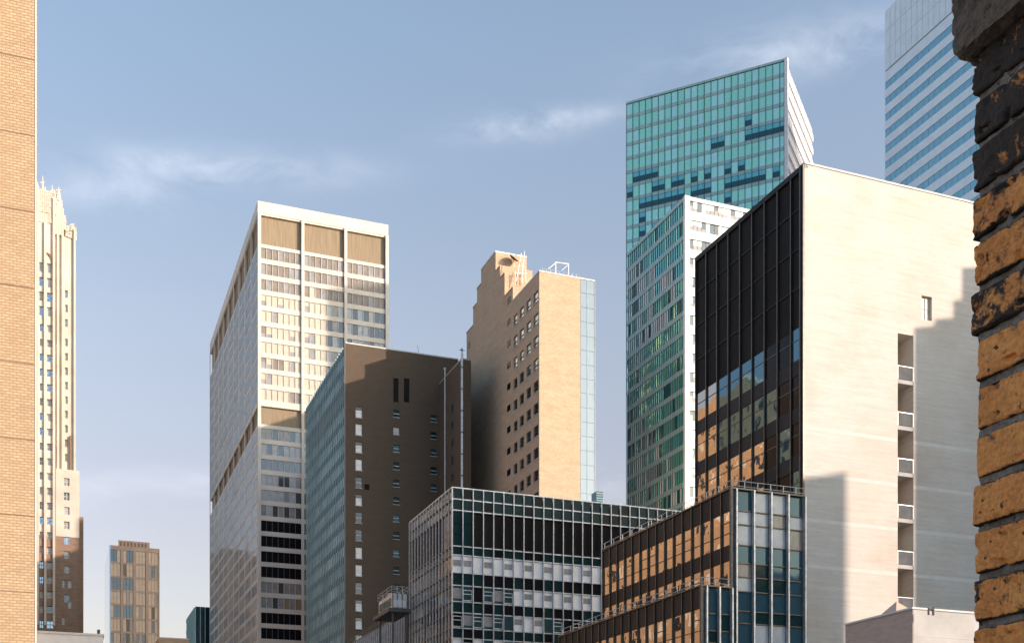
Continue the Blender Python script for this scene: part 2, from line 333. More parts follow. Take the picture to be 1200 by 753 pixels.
# ------------------------------------------------------------------ ground
def sheet(name, x0, x1, y0, y1, z, mt, ang=0):
    o = mesh_raw(name, [(x0, y0, z), (x1, y0, z), (x1, y1, z), (x0, y1, z)], [(0, 1, 2, 3)], mt); o['kind'] = 'structure'; o.rotation_euler = (0, 0, ang); return o
M['asphalt'] = stone('asphalt', (.04, .04, .042), (.065, .065, .065), 2)
M['paving'] = stone('paving', (.22, .21, .20), (.30, .29, .28), 1)
GA = math.atan2(B.y, B.x)
sheet('ground', -4000, 4000, -4000, 6000, 0, 'paving')
sheet('road', 8, 30, -600, 1500, .006, 'asphalt', GA)
# ------------------------------------------------------------------ 1 yellow brick wall building, left edge
def left_block():
    b = Bld('brick_building', 'yellow brick windowless wall with thin dark course lines at the left edge of the view', 'building', px=41, depth=42)
    D = 7.0; z1 = 62
    b.part('wall', [((-22, 0, 0, D, 0, z1), 'leftbrick')])
    pitch = 98/F*42; zz = [b.zR(20, y) for y in (163, 250)]
    items = []; z = b.zR(20, 66)
    while z > 15:
        items.append([((-22, .008, -.008, .0, z-.035, z), 'gothicd'), ((-22, .01, -.02, .0, z-.0, z+.03), 'leftbrick')]); z -= 89/F*42
    b.many('course_line', items)
    b.part('corner_trim', [((0.0, .05, -.02, .25, 0, z1), 'coping')])
    b.part('parapet', [((-22.1, .15, -.15, D+.1, z1, z1+.6), 'coping')])
left_block()
# ------------------------------------------------------------------ 2 gothic tower
def gothic():
    b = Bld('gothic_tower', 'pale stone gothic skyscraper with lacy pinnacled crown and foot coloured darker for shade', 'skyscraper', px=30, depth=300)
    X = lambda p: b.sx(p); Z = lambda y: b.zR(60, y)
    zs = Z(548); zs2 = Z(600)
    wins, holes = [], []
    def col(p0, p1, y0, y1, pitch, hh, ocol=0):
        y = y0
        while y < y1:
            holes.append((X(p0), X(p1), Z(y+hh), Z(y), ocol)); y += pitch
    col(46, 50.5, 309, 372, 17, 11); col(55, 61.5, 309, 372, 17, 11)
    col(46.5, 50.5, 381, 768, 17.3, 8.5); col(55.0, 62.5, 381, 768, 17.3, 8.5)
    hh = [h[:4] for h in holes]
    # west shaft, slightly proud
    sh = punched('R', X(30), X(64), Z(627), Z(262), hh, .8, 'gothic') + punched('R', X(30), X(64), 0, Z(627)-.01, hh, .8, 'gothicd')  # below the shadow line, shade is put in as darker colour
    b.part('shaft', sh + [((X(30), X(64), .8, 26, 0, Z(262)), 'gothic')])
    h2 = []
    for y in list(range(335, 380, 17)) + list(range(392, 545, 17)): h2.append((X(76.2), X(79.5), Z(y+9), Z(y)))
    side = punched('R', X(64), X(88), zs, Z(272), h2, .6, 'gothic')
    side = [((q[0][0], q[0][1], q[0][2]+1.2, q[0][3]+1.2, q[0][4], q[0][5]), q[1]) for q in side]
    b.part('side_shaft', side + [((X(64)+.01, X(88), 1.8, 24, zs, Z(272)), 'gothic'), ((X(64)+.01, X(73), .6, 20, Z(272), Z(238)), 'gothic'), ((X(73), X(80), 1.6, 18, Z(272), Z(262)), 'gothic')])
    h3 = [(X(75), X(81.5), Z(y+9), Z(y)) for y in (558, 575, 592, 609, 627, 644, 661, 695)] + [(X(72.5), X(76.5), Z(687), Z(678)), (X(79.5), X(84), Z(687), Z(678)), (X(72.5), X(76), Z(731), Z(722)), (X(79.5), X(84), Z(711), Z(702))]
    zm_ = Z(627)  # shadow line; the darker colour below stands for shade
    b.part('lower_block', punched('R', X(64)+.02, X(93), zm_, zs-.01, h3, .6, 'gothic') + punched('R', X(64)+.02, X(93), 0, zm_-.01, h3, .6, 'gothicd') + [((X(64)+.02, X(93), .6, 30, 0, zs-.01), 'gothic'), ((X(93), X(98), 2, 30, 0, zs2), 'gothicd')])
    b.part('dark_strip', [((X(63.2), X(65.5), -.5, .0, 0, zs+6), 'gothicd'), ((X(82), X(83.3), .5, 1.15, zs-2, zs+9), 'gothicd')])  # first strip: shade of the recess line put in as dark colour
    pn = []
    for h, o in [(q, -.5) for q in hh] + [((q[0], q[1], q[2], q[3]), -1.7) for q in h2] + [((q[0], q[1], q[2], q[3]), -.4) for q in h3]:
        m = pick([('g_blue', 3), ('blind_refl_l', 3), ('blind_g', 4), ('g_grey', 1)])
        zc = (h[2]+h[3])/2
        pn.append([(fb('R', h[0]-.02, h[1]+.02, o-.05, o, h[2]-.02, h[3]+.02), m), (fb('R', h[0], h[1], o, o+.08, zc-.09, zc+.09), 'cream_sh', 'sash'), (fb('R', (h[0]+h[1])/2-.08, (h[0]+h[1])/2+.08, o, o+.08, h[2], h[3]), 'cream_sh', 'sash')])
    b.many('window', pn)
    # buttress ribs
    b.many('rib', [[((X(p)-.28, X(p)+.28, -.6, .0, zs-40, Z(y)), 'gothic')] for p, y in ((44.2, 225), (53, 262), (63.2, 232))] +
           [[((X(p)-.25, X(p)+.25, .55, 1.2, zs, Z(y)), 'gothic')] for p, y in ((73.5, 240), (87.6, 262), (68, 236))])
    # crown
    V, Fc = [], []
    def add(vs, fs):
        k = len(V); V.extend(vs); Fc.extend([tuple(i+k for i in f) for f in fs])
    def spire(p, ytip, ybase, w=.8, yy=0.2):
        x = X(p); zt, zb = Z(ytip), Z(ybase); zm = zb+(zt-zb)*.45
        add(*tube_geo((x, yy, zb), (x, yy, zm), w, 6, w*.85)); add(*tube_geo((x, yy, zm), (x, yy, zt), w*1.15, 6, .05))
        for k in range(3):
            zz = zm+(zt-zm)*(.2+.25*k); add(*tube_geo((x-w*.9, yy, zz), (x+w*.9, yy, zz+.4), .22, 5))
    for p, yt, yb in ((44, 215, 262), (47, 222, 262), (50, 207, 262), (53, 219, 262), (56, 226, 262), (59, 222, 262), (61, 216, 262), (63.5, 221, 250), (66, 224, 245), (68.5, 214, 245), (71, 229, 245), (72.6, 243, 262), (75, 246, 264), (79, 258, 272), (82, 262, 273), (84.5, 254, 273), (87.5, 258, 274)):
        spire(p, yt, yb, .45 + .25*random.random(), .3 if p < 64 else 1.5)
    for i in range(9):                       # tracery
        x = X(44+i*2.2); r = 1.0
        for zc in (Z(246), Z(238), Z(229)):
            pts = [(x+r*math.cos(t*math.pi/4)*.55, -.1, zc+r*.9*math.sin(t*math.pi/4)) for t in range(9)]
            for t in range(8): add(*tube_geo(pts[t], pts[t+1], .17, 5))
    ob = mesh_raw('crown', V, Fc, 'gothic', b.e)
    # recessed drum behind the tracery
    b.part('drum', [((X(44), X(62), 3, 20, Z(262), Z(240)), 'gothic'), ((X(48), X(60), 6, 18, Z(240), Z(226)), 'gothic')])
    V2, F2 = [], []
    for i in range(8):
        t0, t1 = math.pi*i/16, math.pi*(i+1)/16
        cx_, cz, R = X(52), Z(309), X(62)-X(52)
        vs, fs = tube_geo((cx_+R*math.sin(t0), -.1, cz+R*1.3*math.cos(t0)), (cx_+R*math.sin(t1), -.1, cz+R*1.3*math.cos(t1)), .3, 5); k = len(V2); V2 += vs; F2 += [tuple(j+k for j in f) for f in fs]
    mesh_raw('arch_moulding', V2, F2, 'gothicd', b.e)
gothic()
# ------------------------------------------------------------------ 3 far tan tower, 4 small dark one, 5 low roofs
def far_tower():
    b = Bld('office_tower', 'small distant tan tower with gold blinds and stepped top, left of the white tower', 'skyscraper', px=128, depth=430)
    Wd = b.sx(187); D = b.ty(122.6); Zt = b.zR(128, 638)
    b.part('wall', [((0.4, Wd-.01, .4, D, 0, Zt-.3), 'farwall'), ((0, .4, 0, D, 0, Zt), 'g_blue'), ((b.sx(140), b.sx(175), 3, D-1, Zt, b.zR(140, 632)), 'farwall'), ((0.4, Wd, 0, .4, Zt-1.5, Zt), 'farwall')])
    n = 8; cw = Wd/4
    b.many('pier', [[((max(.4, i*cw-.45), min(Wd, i*cw+.45), -.1, .4, 0, Zt-1.5), 'farwall')] for i in range(5)])
    z = Zt-1.6; it = []; sp = []; k = 0
    while z > b.zR(128, 790):
        h = 4.3; sp.append([((.4, Wd, -.02, .4, z-h-.7, z-h), 'farwall')])
        for i in range(4):
            for j in range(3):
                u0 = i*cw+.5+j*(cw-1)/3; u1 = u0+(cw-1)/3-.15
                opt = [('g_grey', 5), ('blind_g', 3), ('farwin', 2)] if (k in (0, 2, 4) and i < 2) or k > 8 else [('farwin', 8), ('blind_g', 1), ('blind', 1), ('tanpanel', 1)]
                it.append([(fb('R', u0, u1, -.3, -.1, z-h, z), pick(opt))])
        z -= h+.7; k += 1
    b.many('spandrel', sp); b.many('window', it)
    b.part('roof_screen', [((b.sx(139), b.sx(176), 2.6, 2.9, Zt, b.zR(140, 630.5)), 'farwall')])
    b.many('screen_louver', [[((b.sx(139)+.6+q*1.25, b.sx(139)+1.2+q*1.25, 2.5, 2.59, Zt+.2, b.zR(140, 632.5)), 'tanpanel')] for q in range(8)])
far_tower()
def small_tower():
    b = Bld('office_block', 'small dark green glass block with pale fins standing beside the white tower foot', 'building', px=229, depth=380)
    Wd = b.sx(262); D = b.ty(218); Zt = b.zR(229, 710); zb = b.zR(229, 780)
    b.part('wall', [((.2, Wd, .2, D, 0, Zt-.2), 'dark')])
    b.many('spandrel', [[((0, Wd, 0, .2, z, z+1.0), 'g_petrol'), ((0, .2, .2, D, z, z+1.0), 'teal_sp')] for z in [Zt-1-k*3.8 for k in range(5)]])
    b.many('window', [[((0, Wd, .05, .19, Zt-1-k*3.8-2.8, Zt-1-k*3.8), 'g_petrol'), ((.05, .19, .2, D, Zt-1-k*3.8-2.8, Zt-1-k*3.8), 'g_tealp')] for k in range(5)])
    b.many('fin', [[((i*1.5-.08, i*1.5+.08, -.35, 0.0, zb, Zt), 'alu')] for i in range(0, int(Wd/1.5)+1)] + [[((-.3, 0, i*3-.1, i*3+.1, zb, Zt), 'teal_sp')] for i in range(1, int(D/3))])
small_tower()
def low_roofs():
    b = Bld('rooftop_building', 'low white walled rooftop at the bottom left beside the yellow brick wall', 'building', px=46, depth=120)
    b.part('wall', [((-6, b.sx(121), 0, 12, 0, b.zR(46, 741)), 'whitepaint')]); z = b.zR(46, 741)
    b.part('coping', [((-6, b.sx(121)+.1, -.1, 12, z, z+.22), 'coping')])
    tubes('vent_pipe', [((b.sx(116), 1, z), (b.sx(116), 1, z+.8), .15)], 'darksteel', b.e)
    b = Bld('brick_rowhouse', 'low tan flat roof between the far tan tower and the dark green block', 'building', px=186, depth=260)
    z = b.zR(186, 747)
    b.part('wall', [((0, b.sx(222), 0, 16, 0, z), 'beigewall')]); b.part('coping', [((-.1, b.sx(222), -.1, 16, z, z+.25), 'coping')])
low_roofs()
# ------------------------------------------------------------------ 6 white tower
def white_tower():
    b = Bld('office_tower', 'tall cream stone tower with ribbon windows and three large tan openings under its roof', 'skyscraper', px=302, depth=286)
    Wd = b.sx(455); D = b.ty(246); Zt = b.zR(302, 235); zb = b.zR(302, 800); pxm = 286/F
    Z = lambda y: b.zR(303, y)
    b.part('core', [((.9, Wd-.2, .9, D, 0, Zt-.5), 'dark')])
    b.part('base_wall', [((0, Wd, 0, .9, 0, zb), 'cream'), ((0, .9, .9, D, 0, zb), 'cream')])
    b.part('parapet', [((0, Wd, 0, .9, Z(249), Zt), 'cream'), ((0, .9, .9, D, Z(249), Zt), 'cream')])
    b.part('roof', [((.9, Wd, .9, D, Zt-1.2, Zt-.8), 'roof')])
    rows = [(289+18.35*k, 289+18.35*k+12.8) for k in range(10)]
    r2 = [(500.5+18.0*k, 500.5+18.0*k+12.6) for k in range(18)]
    mech = [(251, 285), (474.5, 496)]
    allr = sorted(rows+r2+mech)
    # spandrels
    sp = []; prev = 249
    for (t, bo) in allr:
        if t-prev > .5 and Z(t) > zb: sp.append([((0.0, Wd, .1, .9, Z(t), Z(prev)), 'cream'), ((.1, .9, .9, D, Z(t), Z(prev)), 'cream')])
        prev = bo
    b.many('spandrel', sp)
    bays = [b.sx(p) for p in (305, 355.5, 406, 454)]
    bw = (Wd-.5)/3; pr = [(0, .75)] + [(.25+bw*i-.35, .25+bw*i+.35) for i in (1, 2)] + [(Wd-.75, Wd)]
    b.many('pier', [[((p0, p1, -.35, .1, zb, Zt-2.8), 'cream')] for p0, p1 in pr])
    nL = 9; lw = D/nL
    b.many('side_pier', [[((-.02, .1, max(0.1, i*lw-.45), i*lw+.45, zb, Zt-2.8), 'cream')] for i in range(nL+1)])
    win, mul, lou = [], [], []
    for ri, (t, bo) in enumerate(allr):
        z0, z1 = Z(bo), Z(t)
        if z1 < zb: break
        if (t, bo) in mech:
            for i in range(3):
                lou.append([((pr[i][1], pr[i+1][0], .65, .85, z0, z1), 'tanpanel')])
            for i in range(nL): lou.append([((.65, .85, max(.9, i*lw+.45), (i+1)*lw-.45, z0, z1), 'tanpanel')])
            continue
        row = r2.index((t, bo)) if (t, bo) in r2 else -1
        if 6 <= row <= 9: opt = [('g_black', 1)]
        elif row in (12, 13): opt = [('g_black', 3), ('blind_g', 1)]
        elif row >= 0 and row < 6: opt = [('g_grey', 2), ('blind_refl_l', 3), ('blind_g', 1)]
        elif row >= 0: opt = [('blind_g', 5), ('g_grey', 3), ('tanpanel', 2)]
        elif ri in (1, 2): opt = [('blind_refl_b', 6), ('blind_g', 1)]
        elif ri == 3: opt = [('blind_refl_b', 5), ('blind_g', 1), ('blind', 1)]
        else: opt = [('blind', 9), ('blind_refl_b', 1), ('blind_g', .6)]
        for i in range(3):
            u0, u1 = pr[i][1], pr[i+1][0]; n = 7; w = (u1-u0)/n
            for j in range(n):
                sh = row < 0 and ri >= 4 and u0+j*w > b.sx(381)  # panes inside the cast shadow; shade put in as greyer colours
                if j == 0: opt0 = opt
                opt = [('blind_refl_l', 3), ('g_grey', 3), ('blind_g', 2)] if sh else opt0
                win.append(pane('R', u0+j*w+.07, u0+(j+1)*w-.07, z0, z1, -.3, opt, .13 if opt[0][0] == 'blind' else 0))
                if j: mul.append([(fb('R', u0+j*w-.07, u0+j*w+.07, -.33, -.12, z0, z1), 'darksteel' if opt0[0][0] == 'g_black' else 'cream_sh')])
        for i in range(nL):
            u0, u1 = i*lw+.45, (i+1)*lw-.45; n = 7; w = (u1-u0)/n
            for j in range(n):
                win.append([(fb('L', max(u0+j*w+.05, .9), u0+(j+1)*w-.05, -.1, -.04, z0, z1), pick([('g_blue', 6), ('g_sky', 5), ('g_grey', 1)]))])
                mul.append([(fb('L', max(u0+j*w-.05, .9), u0+j*w+.05, -.1, .02, z0, z1), 'cream_sh')])
    ea, eg = [], []
    prev = 249
    for (t, bo) in allr:
        if Z(t) > zb: ea.append([((Wd-.6, Wd, .9, D, Z(t), Z(prev)), 'cream')]); eg.append([((Wd-.5, Wd-.4, .9, D, Z(bo), Z(t)), 'tanpanel' if (t, bo) in mech else pick([('g_sky', 1), ('blind_g', 1), ('g_grey', 1), ('g_dark', 1)]))])
        prev = bo
    b.many('east_spandrel', ea); b.many('east_window', eg); b.many('east_pier', [[((Wd-.5, Wd+.3, max(.9, i*lw-.6), i*lw+.6, zb, Zt-2.8), 'cream')] for i in range(nL+1)])
    b.many('louver_panel', lou); b.many('window', win); b.many('mullion', mul)
white_tower()
# ------------------------------------------------------------------ 7 brown brick slab with teal glass side
def brown():
    b = Bld('brick_slab', 'brown brick slab with white windows in columns and dark teal glass side wall', 'building', px=405, depth=228)
    Wd = b.sx(537); D = b.ty(359); Zt = b.zR(405, 402); zb = b.zR(405, 800)
    Z = lambda p, y: b.zR(p, y); X = b.sx
    hw = []
    y = 476
    for k in range(14): hw.append((X(416.8), X(424.3), Z(420, y+13), Z(420, y), 'A')); y += 20.6
    y = 480
    for k in range(11): hw.append((X(461), X(468), Z(464, y+8.5), Z(464, y), 'B')); y += 20.4
    for y in (486, 506, 526, 547, 567): hw.append((X(504.8), X(511.5), Z(508, y+8), Z(508, y), 'B'))
    slots = [(X(461), X(467), Z(464, 471), Z(464, 443)), (X(473.3), X(479.7), Z(476, 471), Z(476, 443))]
    misc = [(X(427), X(433), Z(430, 573.5), Z(430, 567)), (X(418.5), X(424.5), Z(420, 738), Z(420, 724))]
    holes = [h[:4] for h in hw] + slots + misc
    b.part('wall', punched('R', .0, Wd, 0, Zt, holes, .35, 'brownwall') + [((0.3, Wd, .7, D, 0, Zt-.4), 'brownwall')])
    pan = []
    for h in hw:
        m = ('blind_w' if random.random() < .8 else 'g_dark') if h[4] == 'A' else pick([('g_deep', 4), ('blind_g', 1), ('g_wing', 4)])
        zc = h[2]+(h[3]-h[2])*.5
        it = [(fb('R', h[0], h[1], -.3, -.2, h[2], h[3]), m), (fb('R', h[0], h[1], -.2, -.14, zc-.05, zc+.05), 'whitepaint', 'sash'), (fb('R', h[0]-.1, h[1]+.1, -.2, .08, h[2]-.12, h[2]), 'conc', 'sill')]
        if h[4] == 'A' and random.random() < .35: it.append((fb('R', h[0]+.02, h[1]-.02, -.2, -.17, zc+.4, h[3]), 'g_dark'))
        pan.append(it)
    b.many('window', pan)
    b.many('vent_slot', [[(fb('R', h[0], h[1], -.34, -.28, h[2], h[3]), 'black')] for h in slots+misc])
    b.part('coping', [((-.05, Wd+.05, -.06, .5, Zt, Zt+.22), 'coping')])
    # glass side: mullions and spandrels
    n = 24; w = (D-.8)/n; rows = []; z = Zt-.3; k = 0
    win, sp, mu = [], [], []
    while z > zb:
        sp.append([(fb('L', .8, D, -.12, -.02, z-1.1, z), 'g_petrol')])
        for i in range(n):
            opt = [('g_black', 1)] if k == 2 else [('g_sky', 3), ('g_blue', 5), ('g_petrol', 5)] if k < 12 else [('g_petrol', 5), ('g_deep', 3), ('g_blue', 1.5)]  # lower floors darker: a dark reflection put into the pane colour
            win.append([(fb('L', .8+i*w+.06, .8+(i+1)*w-.06, -.25, -.15, z-3.35, z-1.1), pick(opt))])
        z -= 3.35; k += 1
    mu = [[(fb('L', .8+i*w-.05, .8+i*w+.05, -.1, .14, zb, Zt), 'teal_sp')] for i in range(n+1)]
    b.many('spandrel', sp); b.many('window', win); b.many('mullion', mu)
    b.part('corner_strip', [((-.15, -.01, 0, .78, 0, Zt+.1), 'g_black'), ((-.25, -.0, -.05, .0, 0, Zt), 'darksteel')])
    b.part('side_base', [((0.0, .3, .8, D, 0, zb), 'g_petrol')])
    tubes('antenna', [((X(494), 1.5, Zt), (X(492), 1.5, Z(494, 402)), .06)], 'steel', b.e)
    # narrow link to the stepped tower
    c = Bld('brick_annex', 'narrow dark brick annex squeezed between the brown slab and the stepped tower', 'building', px=541, depth=222)
    zt = c.zR(541, 421); D2 = c.ty(522)
    c.part('wall', [((0, c.sx(552), 0, D2+4, 0, zt), 'brownwall')]); c.part('coping', [((-.06, c.sx(552), -.06, D2+4, zt, zt+.25), 'beigewall')])
    c.many('window', [[((-.04, -.001, 5, 6, zt-8-3.3*k, zt-6.6-3.3*k), 'g_petrol')] for k in range(8)])
    p = Bld('exhaust_duct', 'shiny full height steel exhaust duct climbing the annex corner up to its roof', 'duct', px=540.5, depth=220)
    z1 = p.zR(541, 412); zc = p.zR(541, 600)
    segs = [((.15, -.0, zc), (.15, 0, z1), .22, 12)]; tubes('pipe', segs, 'steel', p.e)
    tubes('bracket', [((.15, 0, z1-3-4*k), (.15, 0, z1-2.8-4*k), .29, 12) for k in range(7)], 'darksteel', p.e)
    tubes('cap', [((.15, 0, z1), (.15, 0, z1+.7), .12, 8), ((-.35, 0, z1+.3), (.65, 0, z1+.3), .08, 8)], 'darksteel', p.e)
    p = Bld('drain_pipe', 'thin grey drain pipe running down where the brown slab meets the annex', 'pipe', px=521.5, depth=226)
    z1 = p.zR(521, 434); tubes('pipe', [((0, 0, 50), (0, 0, z1), .11, 8)], 'steel', p.e); tubes('hopper', [((0, 0, z1), (0, 0, z1+.5), .16, 8, .3)], 'steel', p.e)
brown()
# ------------------------------------------------------------------ 8 stepped beige tower
def beige():
    b = Bld('stepped_tower', 'beige brick tower with stepped side wall, three window columns and pale glass strip', 'building', px=632, depth=205)
    Wd = b.sx(697); Wg = b.sx(680); Zt = b.zR(632, 318); T = b.ty
    zlow = b.zR(632, 640)
    prof = [(632, 601, None, 318, 1), (601, 591.4, 601, 337, .62), (591.4, 586, 591.4, 320, .62), (586, 580.8, 586, 312, .62), (580.8, 563.8, 580.8, 295, .6),
            (563.8, 559, 563.8, 333, .6), (559, 554.4, 559, 355.7, .6), (554.4, 546.8, 554.4, 382, .6)]
    holes = []; blue = []
    cols = [(602.3, 606.8), (609.2, 614.8), (617.2, 622.6), (625.0, 630.6)]
    cols = [(601.8, 606.0), (609.0, 613.8), (617.0, 622.0), (625.2, 630.8)][0:4]
    pitchm = 26.3/F*205
    for ci, (p0, p1) in enumerate(cols[0:1]+cols[1:2]+cols[2:3]+cols[3:4]):
        if ci == 0: continue
        for k in range(12):
            z1 = Zt-2.9-k*pitchm; holes.append((T(p1), T(p0), z1-1.9, z1, k, ci))
    for k in range(12):
        z1 = Zt-2.9-k*pitchm; holes.append((T(606.2), T(602.0), z1-1.9, z1, k, 0))
    side = []
    ta = T(601)
    side += punched('L', .35, ta, 0, Zt, [h[:4] for h in holes], .35, 'beigewall')
    side += [((.0, Wg, 0, .35, 0, Zt), 'beigewall'), ((.35, Wg, .35, ta, 0, Zt-.3), 'beigewall')]
    b.part('wall', side)
    wn = []
    for h in holes:
        k = h[4]
        m = 'g_blue' if k < 3 else ('g_blue' if k == 3 and h[5] > 1 else pick([('g_dark', 5), ('g_bronze', 1), ('g_petrol', 2)]))  # blue top floors: sky reflection put in by pane colour
        zc = h[2]+.8
        it = [(fb('L', h[0], h[1], -.3, -.2, h[2], h[3]), m), (fb('L', h[0], h[1], -.2, -.12, zc-.05, zc+.05), 'darksteel', 'sash'), (fb('L', h[0]-.1, h[1]+.1, -.2, .1, h[2]-.14, h[2]), 'conc', 'sill')]
        wn.append(it)
    b.many('window', wn)
    st = []; sw = []
    for i, (p0, p1, pz, yz, wf) in enumerate(prof[1:], 1):
        zt = b.zL(pz, yz); t0, t1 = T(p0), T(p1); off = 0.0 if i < 5 else .0
        st.append(((off, Wd*wf, t0+.002, t1, 0, zt), 'beigewall'))
        b.part('setback_coping', [((-.08, Wd*wf+.05, t0, t1, zt, zt+.25), 'coping' if i == 4 else 'beigewall')])
    b.part('stepped_wing', st)
    zz = b.zL(596, 349)
    vents = [[(fb('L', T(598.2), T(594.6), .0, .05, zz-k*pitchm*1.02-1.1, zz-k*pitchm*1.02), 'g_black')] for k in range(10)]
    zz = b.zL(549, 402)
    vents += [[(fb('L', T(551), T(548.6), .0, .05, zz-k*3.9-1.1, zz-k*3.9), 'g_black')] for k in range(6)]
    b.many('vent_opening', vents)
    b.part('roof_coping', [((-.06, Wd, -.06, .4, Zt, Zt+.22), 'coping'), ((-.06, .35, .4, ta, Zt, Zt+.22), 'coping')])
    # pale glass strip
    gz = []; n = 22; 
    z = Zt+.1; ph = 17/F*205; k = 0
    while z > zlow-30:
        for j in range(2):
            x0 = Wg+.02+j*(Wd-Wg)/2; gz.append([((x0+.06, x0+(Wd-Wg)/2-.06, .05, .12, z-ph+.08, z), 'g_block')])
        z -= ph
    b.many('glass_panel', gz)
    b.part('glass_frame', [((Wg, Wd, .13, ta, 0, Zt), 'teal_sp')] + [((Wg+i*(Wd-Wg)/2-.05, Wg+i*(Wd-Wg)/2+.05, -.03, .13, 0, Zt+.15), 'blind_refl_l') for i in (1, 2)])
    # things on the roof
    zp = b.zL(586, 312); zr = b.zL(601, 337)
    d = Bld('satellite_dish', 'dark tilted satellite dish on the stepped tower penthouse', 'dish', px=632, depth=205)
    c = Vector((d.sx(602, T(580.8)-1.2), T(580.8)-1.2, b.zL(581, 305)+.4))
    V, Fc = [], []; n = 18; R = 1.05; ax = Vector((.45, -.5, .75)).normalized(); u = ax.orthogonal().normalized(); w = ax.cross(u)
    for ring, (r, h) in enumerate(((0, 0), (.4, .06), (.75, .2), (1, .38))):
        for i in range(n): V.append(c+(u*math.cos(2*math.pi*i/n)+w*math.sin(2*math.pi*i/n))*r*R+ax*(h-.25))
    for ring in range(3):
        for i in range(n): Fc.append((ring*n+i, ring*n+(i+1) % n, (ring+1)*n+(i+1) % n, (ring+1)*n+i))
    dm = mesh_raw('reflector', V, Fc, 'darksteel', d.e, True); so_ = dm.modifiers.new('thick', 'SOLIDIFY'); so_.thickness = .06
    tubes('mast', [((c.x, c.y, zr-.5), c, .09)], 'steel', d.e); tubes('feed_arm', [(c-ax*.2, c+ax*.9, .05), (c+u*.9, c+ax*.9, .03), (c-u*.9, c+ax*.9, .03)], 'steel', d.e)
    a = Bld('roof_antenna', 'cluster of thin white antenna masts beside the dish on the stepped tower', 'antenna', px=632, depth=205)
    y0 = T(591)-1; segs = []
    for (p, yb, yt, dx) in ((608, 330, 296, .5), (612, 332, 308, 0), (616, 332, 314, 0), (604, 334, 318, 0), (613, 330, 294, .3)):
        x = a.sx(p, y0); segs.append(((x-dx, y0, a.zR(p, yb, y0)), (x+dx, y0, a.zR(p, yt, y0)), .07))
    tubes('mast', segs, 'whitepaint', a.e)
    tubes('crossbar', [((a.sx(p0, y0), y0, a.zR(p0, y, y0)), (a.sx(p1, y0), y0, a.zR(p1, y, y0)), .06) for p0, p1, y in ((603, 618, 320), (606, 616, 312), (608, 615, 305))], 'whitepaint', a.e)
    f = Bld('roof_hoist_frame', 'white steel gantry frame standing on the stepped tower roof edge', 'frame', px=632, depth=205)
    y0 = 2.0; q = lambda p, y: Vector((f.sx(p, y0), y0, f.zR(p, y, y0)))
    tubes('post', [(q(651, 322), q(651, 307.5), .11), (q(666, 323), q(666, 309.5), .11)], 'whitepaint', f.e)
    tubes('beam', [(q(650.5, 307.5), q(666.5, 309.5), .12), (q(651, 308), q(642.5, 315), .08), (q(666, 310), q(658, 317), .05)], 'whitepaint', f.e)
    rail = []
    for i in range(9):
        p = 636+i*5; rail.append((Vector((b.sx(p), .2, Zt+.2)), Vector((b.sx(p), .2, Zt+.75)), .03))
    rail.append((Vector((b.sx(636), .2, Zt+.75)), Vector((b.sx(680), .2, Zt+.75)), .03))
    tubes('railing', rail, 'steel', b.e)
    # little plant room behind, right foot
    k = Bld('plant_room', 'small dark rooftop cooling unit beside the foot of the pale glass strip', 'rooftop unit', px=699, depth=150)
    z0, z1 = k.zR(699, 600), k.zR(699, 575)
    k.part('casing', [((0, .9, 0, 1.5, z0-1, z1), 'g_petrol')]); k.many('slat', [[((-.03, .93, -.05, 0, z1-.3-.3*i, z1-.2-.3*i), 'steel')] for i in range(7)])
beige()
